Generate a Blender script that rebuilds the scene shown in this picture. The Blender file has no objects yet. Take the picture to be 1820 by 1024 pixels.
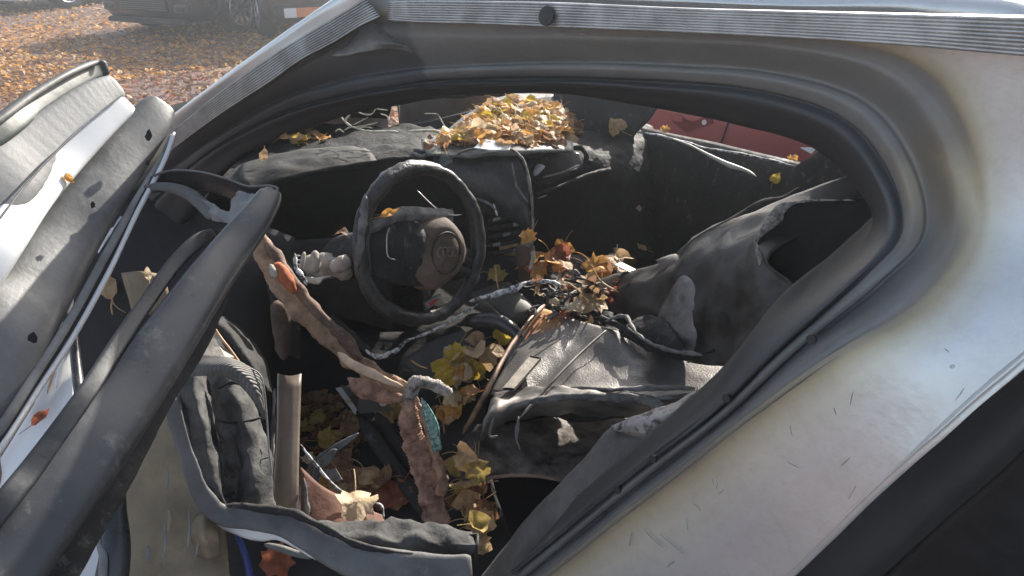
import bpy, math, random
import numpy as np
from mathutils import Vector, Matrix, noise
from mathutils.bvhtree import BVHTree
random.seed(7); rng = random.Random(11)
SC = bpy.context.scene
COL = SC.collection
# ------------------------------------------------------------------ camera
CAM = Vector((-0.30, 1.30, 1.60)); FPX = 1314.0
yaw, pitch = math.radians(45), math.radians(27)
F = Vector((math.cos(yaw)*math.cos(pitch), -math.sin(yaw)*math.cos(pitch), -math.sin(pitch)))
R = F.cross(Vector((0, 0, 1))).normalized(); U = R.cross(F)
cd = bpy.data.cameras.new('camera'); cam = bpy.data.objects.new('camera', cd); COL.objects.link(cam)
cam.matrix_world = Matrix(((R.x, U.x, -F.x, CAM.x), (R.y, U.y, -F.y, CAM.y), (R.z, U.z, -F.z, CAM.z), (0, 0, 0, 1)))
cd.sensor_width = 36; cd.lens = 36*FPX/1820; cd.clip_start = .02; cd.clip_end = 1200
SC.camera = cam
# ------------------------------------------------------------------ sky + sun
SUN = Vector((.29, -.85, .43)).normalized()
w = bpy.data.worlds.new('World'); SC.world = w; w.use_nodes = True
nt = w.node_tree; bg = nt.nodes['Background']
sky = nt.nodes.new('ShaderNodeTexSky'); sky.sky_type = 'NISHITA'; sky.sun_disc = False; sky.dust_density = 2; sky.ozone_density = .9; sky.air_density = .9
sky.sun_elevation = math.asin(SUN.z); sky.sun_rotation = math.atan2(SUN.x, SUN.y)
hs = nt.nodes.new('ShaderNodeHueSaturation'); hs.inputs['Saturation'].default_value = .68; nt.links.new(sky.outputs[0], hs.inputs['Color']); nt.links.new(hs.outputs[0], bg.inputs[0]); bg.inputs[1].default_value = .13
sl = bpy.data.lights.new('sun', 'SUN'); sl.energy = 5; sl.angle = math.radians(.5); sl.color = (1, .94, .85)
so = bpy.data.objects.new('sun', sl); COL.objects.link(so); so.rotation_euler = SUN.to_track_quat('Z', 'Y').to_euler()
SC.view_settings.view_transform = 'Standard'; SC.view_settings.look = 'None'
SC.view_settings.exposure = 1.18; SC.view_settings.gamma = 1; SC.view_settings.use_curve_mapping = False
SC.render.engine = 'CYCLES'
SC.cycles.volume_bounces = 1

# ------------------------------------------------------------------ helpers
def P(px, py, t): return CAM + t*(F + (px-910)/FPX*R + (512-py)/FPX*U)
def D(px, py): return F + (px-910)/FPX*R + (512-py)/FPX*U
def TZ(px, py, z): return (z-CAM.z)/D(px, py).z
def TY(px, py, y): return (y-CAM.y)/D(px, py).y
def TX(px, py, x): return (x-CAM.x)/D(px, py).x
def PZ(px, py, z): return P(px, py, TZ(px, py, z))
def PY(px, py, y): return P(px, py, TY(px, py, y))
def tag(o, label=None, cat=None, group=None, kind=None):
    if label: o['label'] = label
    if cat: o['category'] = cat
    if group: o['group'] = group
    if kind: o['kind'] = kind
    return o
def empty(name, loc=(0, 0, 0)):
    o = bpy.data.objects.new(name, None); o.location = loc; o.empty_display_size = .1; COL.objects.link(o); return o
def link(name, vs, fs, m, parent=None, smooth=True, attr=None):
    me = bpy.data.meshes.new(name); me.from_pydata([tuple(v) for v in vs], [], fs)
    if smooth: me.polygons.foreach_set('use_smooth', [True]*len(me.polygons))
    if attr is not None:
        a = me.attributes.new('wear_tone', 'FLOAT', 'POINT'); a.data.foreach_set('value', attr)
    me.materials.append(m); me.update()
    o = bpy.data.objects.new(name, me); COL.objects.link(o)
    if parent:
        o.parent = parent
        po = parent; off = Vector((0, 0, 0))
        while po: off += po.location; po = po.parent
        if off.length > 0: me.transform(Matrix.Translation(-off))
    return o
def cr(pts, n):
    """Catmull-Rom through rows of numbers, n samples per span"""
    p = np.array(pts, float)
    if len(p) < 2: return p
    q = np.vstack([2*p[0]-p[1], p, 2*p[-1]-p[-2]]); out = []
    for i in range(len(p)-1):
        a, b, c, d = q[i:i+4]
        for k in range(n):
            t = k/n
            out.append(.5*((2*b)+(-a+c)*t+(2*a-5*b+4*c-d)*t*t+(-a+3*b-3*c+d)*t**3))
    out.append(p[-1]); return np.array(out)
def fbm(v, s, o=4): return noise.fractal(Vector(v)*s, 1.0, 2.0, o)
def ridge(v, s): return 1-abs(noise.noise(Vector(v)*s))*2
def sheet(name, rows, m, parent=None, n=6, nv=None, thick=.004, amp=0, sc=12, crease=0, csc=8, wear_tone=None, smooth=True, world=False):
    """a bent sheet with real thickness through rows of (px, py, depth)"""
    nv = nv or n
    A = np.array([[(tuple(q) if world else tuple(P(*q))) for q in r] for r in rows])
    A = np.array([cr(r, n) for r in A])                     # along rows
    A = np.array([cr(A[:, j, :], nv) for j in range(A.shape[1])]).transpose(1, 0, 2)
    H, W, _ = A.shape
    du = np.gradient(A, axis=1); dv = np.gradient(A, axis=0)
    N = np.cross(du, dv); L = np.linalg.norm(N, axis=2, keepdims=True); N = N/np.maximum(L, 1e-9)
    c = A.reshape(-1, 3).mean(0); s = ((np.array(CAM)-A)*N).sum(2).mean()
    if s < 0: N = -N
    if amp or crease:
        for i in range(H):
            for j in range(W):
                d = 0
                if amp: d += amp*fbm(A[i, j], sc)
                if crease: d += crease*(ridge(A[i, j]+3.3, csc)-.5)
                A[i, j] += N[i, j]*d
    B = A-N*thick
    vs = [Vector(v) for v in A.reshape(-1, 3)]+[Vector(v) for v in B.reshape(-1, 3)]
    M = H*W; fs = []
    for i in range(H-1):
        for j in range(W-1):
            a = i*W+j; q = (a, a+1, a+W+1, a+W); fs.append(q); fs.append(tuple(x+M for x in reversed(q)))
    for j in range(W-1):
        fs.append((j+1, j, j+M, j+1+M)); a = (H-1)*W+j; fs.append((a, a+1, a+1+M, a+M))
    for i in range(H-1):
        a = i*W; fs.append((a, a+W, a+W+M, a+M)); a = i*W+W-1; fs.append((a+W, a, a+M, a+W+M))
    at = None
    if wear_tone is not None:
        at = [wear_tone(j/(W-1), i/(H-1)) for i in range(H) for j in range(W)]*2
    return link(name, vs, fs, m, parent, smooth, at)
def tube(name, pts, m, parent=None, n=6, seg=12, flat=1.0, amp=0, sc=40, world=False, cap=True, wr=0, wn=40, wear_tone=None, sq=0):
    """tube through (px, py, depth, width_px); flat = depth/width ratio of the section facing the camera"""
    if world: q = cr([tuple(p[:3])+(p[3],) for p in pts], n)
    else: q = cr([tuple(P(*p[:3]))+(p[3]*p[2]/FPX/2,) for p in pts], n)
    C = q[:, :3]; rr = np.maximum(q[:, 3], 1e-4)
    T = np.gradient(C, axis=0); T /= np.maximum(np.linalg.norm(T, axis=1, keepdims=True), 1e-9)
    vs, fs, at = [], [], []; L = len(C)
    prog = 0
    for i in range(L):
        t = Vector(T[i]); c = Vector(C[i]); view = (CAM-c).normalized()
        if world and flat == 1: view = Vector((.123, .31, .94))
        a = t.cross(view).normalized(); b = a.cross(t).normalized()
        r = rr[i]
        if cap and i in (0, L-1): r *= .8 if sq else .35
        elif cap and i in (1, L-2): r *= .97 if sq else .85
        for k in range(seg):
            th = 2*math.pi*k/seg
            ca, sa = math.cos(th), math.sin(th)
            if sq: ca = math.copysign(abs(ca)**(2/sq), ca); sa = math.copysign(abs(sa)**(2/sq), sa)
            v = c+a*ca*r+b*sa*r*flat
            if amp or wr:
                nn = (v-c).normalized(); d = amp*fbm(v, sc) if amp else 0
                if wr: d += wr*math.sin(i*wn/L*6.28/1+2.5*noise.noise(v*25)+th)
                v = v+nn*d
            vs.append(v); at.append(wear_tone(i/(L-1), k/seg) if wear_tone else 0)
    for i in range(L-1):
        for k in range(seg):
            k2 = (k+1) % seg; fs.append((i*seg+k, i*seg+k2, (i+1)*seg+k2, (i+1)*seg+k))
    fs.append(tuple(range(seg))[::-1]); fs.append(tuple((L-1)*seg+k for k in range(seg)))
    return link(name, vs, fs, m, parent, True, at if wear_tone else None)
def plate(name, poly, m, parent=None, thick=.003, world=False, bow=0):
    """flat-ish piece: outline with centre fan, real thickness"""
    A = [Vector(q) if world else P(*q) for q in poly]; n = len(A)
    c = sum(A, Vector())/n; N = Vector()
    for i in range(n): N += (A[i]-c).cross(A[(i+1) % n]-c)
    N.normalize()
    if N.dot(CAM-c) < 0: A.reverse(); N = -N
    c = c+N*bow
    vs = A+[c]+[a-N*thick for a in A]+[c-N*thick]
    fs = []
    for i in range(n):
        j = (i+1) % n; fs += [(i, j, n), (n+1+j, n+1+i, 2*n+1), (j, i, n+1+i, n+1+j)]
    return link(name, vs, fs, m, parent, False)
def box(name, lo, hi, m, parent=None, bev=.01):
    x0, y0, z0 = lo; x1, y1, z1 = hi; b = min(bev, (x1-x0)/3, (y1-y0)/3, (z1-z0)/3)
    vs, fs = [], []
    def ring(z, i):
        pts = []
        for (cx, cy, sx, sy) in ((x0, y0, 1, 1), (x1, y0, -1, 1), (x1, y1, -1, -1), (x0, y1, 1, -1)):
            a = (cx+sx*(i+b), cy+sy*i, z); d = (cx+sx*i, cy+sy*(i+b), z)
            pts += ([d, a] if (sx, sy) in ((1, 1), (-1, -1)) else [a, d])
        return pts
    for z, i in ((z0, b), (z0+b, 0), (z1-b, 0), (z1, b)): vs += ring(z, i)
    for k in range(3):
        for i in range(8): j = (i+1) % 8; fs.append((k*8+i, k*8+j, k*8+8+j, k*8+8+i))
    fs.append(tuple(range(8))[::-1]); fs.append(tuple(range(24, 32)))
    return link(name, vs, fs, m, parent, False)

# ------------------------------------------------------------------ materials
def mat(name, c1, c2=None, rough=.7, metal=0, sc=8, bump=0, bsc=60, ramp=(.35, .65), rough2=None, coat=0, spec=.35, trans=0, det=6, speck=0):
    m = bpy.data.materials.new(name); m.use_nodes = True; t = m.node_tree; n = t.nodes; l = t.links
    b = n['Principled BSDF']; b.inputs['Roughness'].default_value = rough; b.inputs['Metallic'].default_value = metal
    b.inputs['Specular IOR Level'].default_value = spec
    if coat: b.inputs['Coat Weight'].default_value = coat; b.inputs['Coat Roughness'].default_value = .08
    co = n.new('ShaderNodeTexCoord')
    if c2 is None: b.inputs['Base Color'].default_value = (*c1, 1)
    else:
        no = n.new('ShaderNodeTexNoise'); no.inputs['Scale'].default_value = sc; no.inputs['Detail'].default_value = det; no.inputs['Roughness'].default_value = .65
        l.new(co.outputs['Object'], no.inputs['Vector'])
        r = n.new('ShaderNodeValToRGB'); r.color_ramp.elements[0].position = ramp[0]; r.color_ramp.elements[1].position = ramp[1]
        r.color_ramp.elements[0].color = (*c1, 1); r.color_ramp.elements[1].color = (*c2, 1)
        l.new(no.outputs['Fac'], r.inputs[0]); l.new(r.outputs[0], b.inputs['Base Color'])
        if speck:
            sn = n.new('ShaderNodeTexNoise'); sn.inputs['Scale'].default_value = speck; sn.inputs['Detail'].default_value = 9; sn.inputs['Roughness'].default_value = .8
            mp = n.new('ShaderNodeMapping'); mp.inputs['Scale'].default_value = (1, 1, .45); l.new(co.outputs['Object'], mp.inputs['Vector']); l.new(mp.outputs[0], sn.inputs['Vector'])
            sr = n.new('ShaderNodeMapRange'); sr.inputs['From Min'].default_value = .56; sr.inputs['From Max'].default_value = .74; sr.inputs['To Max'].default_value = .55
            l.new(sn.outputs['Fac'], sr.inputs['Value']); sm = n.new('ShaderNodeMix'); sm.data_type = 'RGBA'; sm.inputs['B'].default_value = (.30, .285, .26, 1)
            l.new(sr.outputs[0], sm.inputs['Factor']); l.new(r.outputs[0], sm.inputs['A']); l.new(sm.outputs['Result'], b.inputs['Base Color'])
        if rough2 is not None:
            mr = n.new('ShaderNodeMapRange'); mr.inputs['From Min'].default_value = .35; mr.inputs['From Max'].default_value = .65
            mr.inputs['To Min'].default_value = rough; mr.inputs['To Max'].default_value = rough2
            l.new(no.outputs['Fac'], mr.inputs['Value']); l.new(mr.outputs[0], b.inputs['Roughness'])
    if bump:
        no2 = n.new('ShaderNodeTexNoise'); no2.inputs['Scale'].default_value = bsc; no2.inputs['Detail'].default_value = 8
        l.new(co.outputs['Object'], no2.inputs['Vector'])
        bp = n.new('ShaderNodeBump'); bp.inputs['Strength'].default_value = bump; bp.inputs['Distance'].default_value = min(.006, .24/bsc)
        l.new(no2.outputs['Fac'], bp.inputs['Height']); l.new(bp.outputs[0], b.inputs['Normal'])
    if trans:
        tr = n.new('ShaderNodeBsdfTranslucent'); mx = n.new('ShaderNodeMixShader'); mx.inputs[0].default_value = trans
        src = b.inputs['Base Color'].links[0].from_socket if b.inputs['Base Color'].links else None
        if src: l.new(src, tr.inputs[0])
        else: tr.inputs[0].default_value = (*c1, 1)
        l.new(b.outputs[0], mx.inputs[1]); l.new(tr.outputs[0], mx.inputs[2]); l.new(mx.outputs[0], n['Material Output'].inputs[0])
    return m
def wearmat(name, stops, rough_stops, metal_stops, nsc=9, namp=.12, bump=.1, bsc=90):
    """colour by how far fire and soot reached, plus any painted glare: mesh attribute 'wear' broken up with noise"""
    m = bpy.data.materials.new(name); m.use_nodes = True; t = m.node_tree; n = t.nodes; l = t.links; b = n['Principled BSDF']
    at = n.new('ShaderNodeAttribute'); at.attribute_name = 'wear_tone'; co = n.new('ShaderNodeTexCoord')
    no = n.new('ShaderNodeTexNoise'); no.inputs['Scale'].default_value = nsc; no.inputs['Detail'].default_value = 8; no.inputs['Roughness'].default_value = .6
    l.new(co.outputs['Object'], no.inputs['Vector'])
    a = n.new('ShaderNodeMath'); a.operation = 'MULTIPLY_ADD'; a.inputs[1].default_value = namp*2; a.inputs[2].default_value = -namp
    l.new(no.outputs['Fac'], a.inputs[0])
    s = n.new('ShaderNodeMath'); s.operation = 'ADD'; l.new(at.outputs['Fac'], s.inputs[0]); l.new(a.outputs[0], s.inputs[1])
    def ramp(st, rgb):
        r = n.new('ShaderNodeValToRGB'); e = r.color_ramp.elements
        while len(e) < len(st): e.new(.5)
        for k, (p, c) in enumerate(st):
            e[k].position = p; e[k].color = (*c, 1) if rgb else (c, c, c, 1)
        l.new(s.outputs[0], r.inputs[0]); return r.outputs[0]
    dn = n.new('ShaderNodeTexNoise'); dn.inputs['Scale'].default_value = 70; dn.inputs['Detail'].default_value = 10; dn.inputs['Roughness'].default_value = .75
    l.new(co.outputs['Object'], dn.inputs['Vector'])
    dr = n.new('ShaderNodeValToRGB'); dr.color_ramp.elements[0].position = .34; dr.color_ramp.elements[0].color = (.62, .59, .55, 1); dr.color_ramp.elements[1].position = .52; dr.color_ramp.elements[1].color = (1, 1, 1, 1)
    l.new(dn.outputs['Fac'], dr.inputs[0]); mu = n.new('ShaderNodeMix'); mu.data_type = 'RGBA'; mu.blend_type = 'MULTIPLY'; mu.inputs['Factor'].default_value = .2
    l.new(ramp(stops, 1), mu.inputs['A']); l.new(dr.outputs[0], mu.inputs['B']); l.new(mu.outputs['Result'], b.inputs['Base Color']); l.new(ramp(rough_stops, 0), b.inputs['Roughness']); l.new(ramp(metal_stops, 0), b.inputs['Metallic'])
    n2 = n.new('ShaderNodeTexNoise'); n2.inputs['Scale'].default_value = bsc; n2.inputs['Detail'].default_value = 5
    l.new(co.outputs['Object'], n2.inputs['Vector'])
    bp = n.new('ShaderNodeBump'); bp.inputs['Strength'].default_value = bump; bp.inputs['Distance'].default_value = .003
    l.new(n2.outputs['Fac'], bp.inputs['Height']); l.new(bp.outputs[0], b.inputs['Normal'])
    return m
def glassmat(name, tint, mixf=.5, rough=.1):
    m = bpy.data.materials.new(name); m.use_nodes = True; n = m.node_tree.nodes; l = m.node_tree.links
    b = n['Principled BSDF']; b.inputs['Base Color'].default_value = (*tint, 1); b.inputs['Roughness'].default_value = rough
    t = n.new('ShaderNodeBsdfTransparent'); mx = n.new('ShaderNodeMixShader')
    no = n.new('ShaderNodeTexVoronoi'); no.feature = 'DISTANCE_TO_EDGE'; no.inputs['Scale'].default_value = 60
    co = n.new('ShaderNodeTexCoord'); l.new(co.outputs['Object'], no.inputs['Vector'])
    mr = n.new('ShaderNodeMapRange'); mr.inputs['From Max'].default_value = .06; mr.inputs['To Min'].default_value = 1; mr.inputs['To Max'].default_value = mixf
    l.new(no.outputs['Distance'], mr.inputs['Value']); l.new(mr.outputs[0], mx.inputs[0])
    l.new(t.outputs[0], mx.inputs[1]); l.new(b.outputs[0], mx.inputs[2]); l.new(mx.outputs[0], n['Material Output'].inputs[0])
    return m
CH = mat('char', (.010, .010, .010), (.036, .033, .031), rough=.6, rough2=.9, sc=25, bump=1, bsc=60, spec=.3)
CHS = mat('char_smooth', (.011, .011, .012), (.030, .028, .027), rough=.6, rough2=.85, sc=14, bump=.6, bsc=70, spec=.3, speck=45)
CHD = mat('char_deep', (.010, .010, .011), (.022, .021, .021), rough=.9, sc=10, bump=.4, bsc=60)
ASH = mat('ash_grey', (.05, .048, .046), (.21, .20, .19), rough=.7, sc=30, bump=.9, bsc=120)
ASHM = mat('burnt_steel', (.09, .082, .076), (.26, .24, .22), rough=.42, rough2=.6, metal=.4, sc=16, bump=.35, bsc=260)
SEATM = wearmat('burnt_seat_steel', [(0, (.02, .019, .018)), (.3, (.075, .068, .063)), (.7, (.20, .185, .17)), (.88, (.30, .16, .08)), (1, (.46, .24, .10))],
                [(0, .6), (.4, .42), (.75, .45), (1, .6)], [(0, .1), (.35, .35), (.8, .35), (1, .1)], nsc=14, namp=.2, bump=.4, bsc=260)
RUB = mat('rubber', (.026, .027, .029), (.05, .051, .053), rough=.27, rough2=.42, sc=14, bump=.15, bsc=300, spec=.6, speck=24)
RUBG = mat('rubber_dusty', (.08, .079, .078), (.15, .147, .143), rough=.5, rough2=.7, sc=12, bump=.4, bsc=160, speck=30)
RUBB = mat('rubber_black_gloss', (.010, .012, .014), (.02, .022, .026), rough=.22, rough2=.4, sc=15, bump=.1, bsc=200)
FAB = mat('grey_lining', (.17, .17, .165), (.24, .24, .235), rough=.6, sc=30, bump=.3, bsc=250)
SILV = mat('silver_sheet', (.52, .53, .53), (.66, .66, .65), rough=.3, rough2=.45, metal=.6, sc=10, bump=.08, bsc=60)
CHR = mat('bright_trim', (.60, .61, .60), (.68, .68, .67), rough=.38, metal=.25, sc=8, bump=.05, bsc=80)
WHT = mat('white_paint', (.68, .69, .70), (.78, .78, .78), rough=.35, sc=8)
TAN = mat('tan_panel', (.13, .095, .062), (.30, .235, .155), rough=.45, rough2=.65, metal=.2, sc=7, bump=.25, bsc=120)
BRN = mat('brown_roll', (.10, .058, .036), (.44, .28, .17), rough=.75, sc=26, bump=.9, bsc=70, ramp=(.3, .68))
COPPER = mat('scorched_cloth', (.10, .045, .03), (.50, .30, .21), rough=.7, sc=34, bump=.9, bsc=90, ramp=(.32, .7))
RUST = mat('rust', (.16, .05, .022), (.36, .13, .06), rough=.85, sc=28, bump=.5, bsc=120)
BEIGE = mat('beige_plastic', (.25, .22, .18), (.42, .37, .31), rough=.7, sc=30, bump=.6, bsc=100)
HUB = mat('brown_hub', (.065, .044, .034), (.14, .098, .075), rough=.75, sc=12, bump=.35, bsc=140)
WHTASH = mat('white_ash', (.03, .03, .03), (.62, .62, .62), rough=.6, sc=60, bump=1, bsc=130, ramp=(.42, .56))
TEAL = mat('green_glass', (.05, .12, .10), (.28, .45, .40), rough=.25, sc=160, bump=1, bsc=200, ramp=(.4, .62))
GLS = glassmat('sooty_glass', (.10, .12, .115), .35, .15)
GLW = mat('dusty_glass', (.42, .46, .46), (.62, .66, .66), rough=.3, sc=30)
BLUE = mat('blue_cable', (.02, .04, .18), rough=.4)
METL = mat('thin_metal', (.45, .44, .42), rough=.3, metal=.9)
REDP = mat('red_paint', (.38, .085, .08), (.44, .105, .095), rough=.3, sc=3, coat=1)
# woven cloth with rib relief
def weave(name, c1, c2, scale, metal=0):
    m = mat(name, c1, c2, rough=.6, sc=20, metal=metal); n = m.node_tree.nodes; l = m.node_tree.links; b = n['Principled BSDF']
    co = n.new('ShaderNodeTexCoord'); wv = n.new('ShaderNodeTexWave'); wv.inputs['Scale'].default_value = scale; wv.inputs['Distortion'].default_value = .6
    l.new(co.outputs['Object'], wv.inputs['Vector'])
    bp = n.new('ShaderNodeBump'); bp.inputs['Strength'].default_value = .7; bp.inputs['Distance'].default_value = .002
    l.new(wv.outputs['Fac'], bp.inputs['Height']); l.new(bp.outputs[0], b.inputs['Normal']); return m
MESH = weave('ribbed_cloth', (.075, .07, .065), (.14, .132, .124), 90)
FRAME = wearmat('sooted_silver_with_glare',
    [(0, (.016, .016, .018)), (.22, (.03, .03, .033)), (.36, (.06, .062, .068)), (.46, (.20, .198, .19)), (.51, (.23, .205, .165)), (.56, (.42, .36, .24)), (.66, (.62, .60, .51)), (.78, (.66, .67, .665))],
    [(0, .7), (.3, .55), (.5, .42), (.8, .3)], [(0, 0), (.4, .1), (.55, .3), (.8, .6)], nsc=10, namp=.035, bump=.1, bsc=110)
RIBS = mat('ribbed_metal', (.36, .35, .34), (.62, .62, .61), rough=.38, rough2=.5, metal=.7, sc=20, bump=.15, bsc=120)

# ================================================================== SETTING
def ground():
    m = bpy.data.materials.new('leafy_mud'); m.use_nodes = True; n = m.node_tree.nodes; l = m.node_tree.links; b = n['Principled BSDF']
    co = n.new('ShaderNodeTexCoord')
    a = n.new('ShaderNodeTexNoise'); a.inputs['Scale'].default_value = .5; a.inputs['Detail'].default_value = 6
    v = n.new('ShaderNodeTexVoronoi'); v.inputs['Scale'].default_value = 11; v.inputs['Randomness'].default_value = 1
    f = n.new('ShaderNodeTexNoise'); f.inputs['Scale'].default_value = 16; f.inputs['Detail'].default_value = 9; f.inputs['Roughness'].default_value = .7
    for x in (a, v, f): l.new(co.outputs['Object'], x.inputs['Vector'])
    r = n.new('ShaderNodeValToRGB'); e = r.color_ramp.elements
    e[0].position = .36; e[0].color = (.075, .044, .036, 1); e[1].position = .66; e[1].color = (.22, .15, .13, 1)
    l.new(f.outputs['Fac'], r.inputs[0])
    r2 = n.new('ShaderNodeValToRGB'); e = r2.color_ramp.elements
    e[0].position = .2; e[0].color = (.14, .065, .04, 1); e[1].position = .9; e[1].color = (.33, .19, .10, 1)
    l.new(v.outputs['Color'], r2.inputs[0])
    mx = n.new('ShaderNodeMix'); mx.data_type = 'RGBA'
    mr = n.new('ShaderNodeMapRange'); mr.inputs['From Min'].default_value = .42; mr.inputs['From Max'].default_value = .6
    l.new(a.outputs['Fac'], mr.inputs['Value']); l.new(mr.outputs[0], mx.inputs['Factor'])
    l.new(r.outputs[0], mx.inputs['A']); l.new(r2.outputs[0], mx.inputs['B']); l.new(mx.outputs['Result'], b.inputs['Base Color'])
    b.inputs['Roughness'].default_value = .75
    bp = n.new('ShaderNodeBump'); bp.inputs['Strength'].default_value = .8; bp.inputs['Distance'].default_value = .03
    l.new(f.outputs['Fac'], bp.inputs['Height']); l.new(bp.outputs[0], b.inputs['Normal'])
    vs, fs = [], []; G = [-150, -60, -25]+[x*.5 for x in range(-20, 61)]+[40, 70, 150]
    n1 = len(G)
    for x in G:
        for y in G:
            z = .02*noise.noise(Vector((x*.6, y*.6, 0))) if abs(x) < 32 and abs(y) < 32 else 0
            vs.append((x, y, z-.01))
    for i in range(n1-1):
        for j in range(n1-1): fs.append((i*n1+j, (i+1)*n1+j, (i+1)*n1+j+1, i*n1+j+1))
    tag(link('ground', vs, fs, m), kind='structure')
ground()

# leaves: a few outlines, each a curled mesh
def leaf_outline(kind):
    if kind == 0:   # lobed maple
        pts = [(0, -.42), (.16, -.40), (.34, -.44), (.33, -.24), (.50, -.14), (.46, .04), (.38, .10), (.40, .30), (.22, .32), (.12, .42), (0, .58),
               (-.13, .40), (-.22, .30), (-.38, .32), (-.36, .12), (-.50, .02), (-.46, -.18), (-.32, -.24), (-.36, -.40), (-.14, -.38)]
    elif kind == 1:  # heart-shaped poplar / lime
        pts = [(0, -.38), (.18, -.46), (.40, -.34), (.46, -.10), (.36, .14), (.18, .34), (0, .56), (-.18, .34), (-.36, .14), (-.46, -.10), (-.40, -.34), (-.18, -.46)]
    else:           # narrow oval
        pts = [(0, -.5), (.16, -.36), (.25, -.1), (.22, .15), (.12, .36), (0, .55), (-.12, .36), (-.22, .15), (-.25, -.1), (-.16, -.36)]
    return pts
def leaf_mesh(name, kind, m, curl, seed, stem=True):
    r = random.Random(seed); o = leaf_outline(kind); vs, fs = [], []
    def bend(x, y, k=1):
        z = curl*(x*x*1.6+.5*y*y)+.16*math.sin(5*x+seed)*y+.09*math.sin(8*y+seed*2)+.06*math.sin(11*x-seed)
        return Vector((x, y, z))
    o = [(x*(1+r.uniform(-.12, .12)), y*(1+r.uniform(-.1, .1))) for x, y in o]; n = len(o)
    for x, y in o: vs.append(bend(x, y))
    for x, y in o: vs.append(bend(x*.5, y*.5)+Vector((0, 0, -.015)))
    vs.append(bend(0, 0)+Vector((0, 0, -.03)))
    for i in range(n):
        j = (i+1) % n; fs += [(i, j, n+j, n+i), (n+i, n+j, 2*n)]
    if stem:
        b0 = Vector(vs[0]); b = len(vs); dx = r.uniform(-.3, .3)
        for k in range(4):
            f = k/3; c = b0+Vector((dx*f*f, -.62*f, .12*f*(1.2-f)*2)); rad = .022-.006*f
            for q in range(3):
                a = q*2.09; vs.append(c+Vector((math.cos(a)*rad, 0, math.sin(a)*rad)))
        for k in range(3):
            for q in range(3): fs.append((b+k*3+q, b+k*3+(q+1) % 3, b+k*3+3+(q+1) % 3, b+k*3+3+q))
    me = bpy.data.meshes.new(name); me.from_pydata([tuple(v) for v in vs], [], fs)
    me.polygons.foreach_set('use_smooth', [True]*len(me.polygons)); me.materials.append(m); return me
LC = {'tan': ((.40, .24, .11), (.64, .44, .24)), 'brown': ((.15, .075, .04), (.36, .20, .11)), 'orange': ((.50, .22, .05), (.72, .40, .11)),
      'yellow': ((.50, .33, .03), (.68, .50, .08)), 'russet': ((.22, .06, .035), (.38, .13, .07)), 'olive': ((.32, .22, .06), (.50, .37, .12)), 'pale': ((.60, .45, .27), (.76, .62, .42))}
LM = {}
for k, (a, b) in LC.items():
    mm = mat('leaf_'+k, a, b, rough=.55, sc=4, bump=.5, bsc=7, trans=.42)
    for kd in range(3):
        for v in range(2): LM[(k, kd, v)] = leaf_mesh('leaf', kd, mm, [.25, -.5, .7][(kd+v) % 3], kd*7+v*3+len(k))
# ground litter as real little leaves (one mass nobody could count)
def litter():
    r = random.Random(5); vs, fs, mi = [], [], []
    mats = [bpy.data.materials['leaf_'+k] for k in ('tan', 'brown', 'orange', 'russet', 'pale')]
    cnt = 0
    while cnt < 13000:
        u = r.random(); px = r.uniform(-60, 720); py = r.uniform(-30, 330)
        p = PZ(px, py, 0)
        dens = .12+.6*(noise.noise(Vector((p.x*.5, p.y*.5, 3)))+.5)
        band = p.x > 8.2                                              # thick drift by the parked cars
        if r.random() > (1.0 if band else dens): continue
        s = r.uniform(.035, .08); a = r.uniform(0, 6.28); q = Matrix.Rotation(a, 3, 'Z') @ Matrix.Rotation(r.uniform(-.7, .7), 3, 'X') @ Matrix.Rotation(r.uniform(-.7, .7), 3, 'Y')
        b = len(vs); z = r.uniform(.004, .03)
        for x, y, zz in ((0, -.5, .1), (.4, -.2, -.05), (.3, .25, .1), (0, .55, 0), (-.35, .2, .12), (-.4, -.25, 0)):
            v = q @ (Vector((x, y, zz))*s); vs.append((p.x+v.x, p.y+v.y, z+max(v.z, -z+.002)))
        fs.append((b, b+1, b+2, b+3)); fs.append((b, b+3, b+4, b+5))
        c = r.choice([0, 2, 1, 1, 2]) if band else r.choice([1, 1, 3, 1, 1, 3, 1, 0]); mi += [c, c]; cnt += 1
    o = link('leaf_litter', vs, fs, mats[0], None, False)
    for x in mats[1:]: o.data.materials.append(x)
    o.data.polygons.foreach_set('material_index', mi); tag(o, 'carpet of fallen brown and orange leaves over the muddy lot', 'leaf litter', kind='stuff')
litter()

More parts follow.
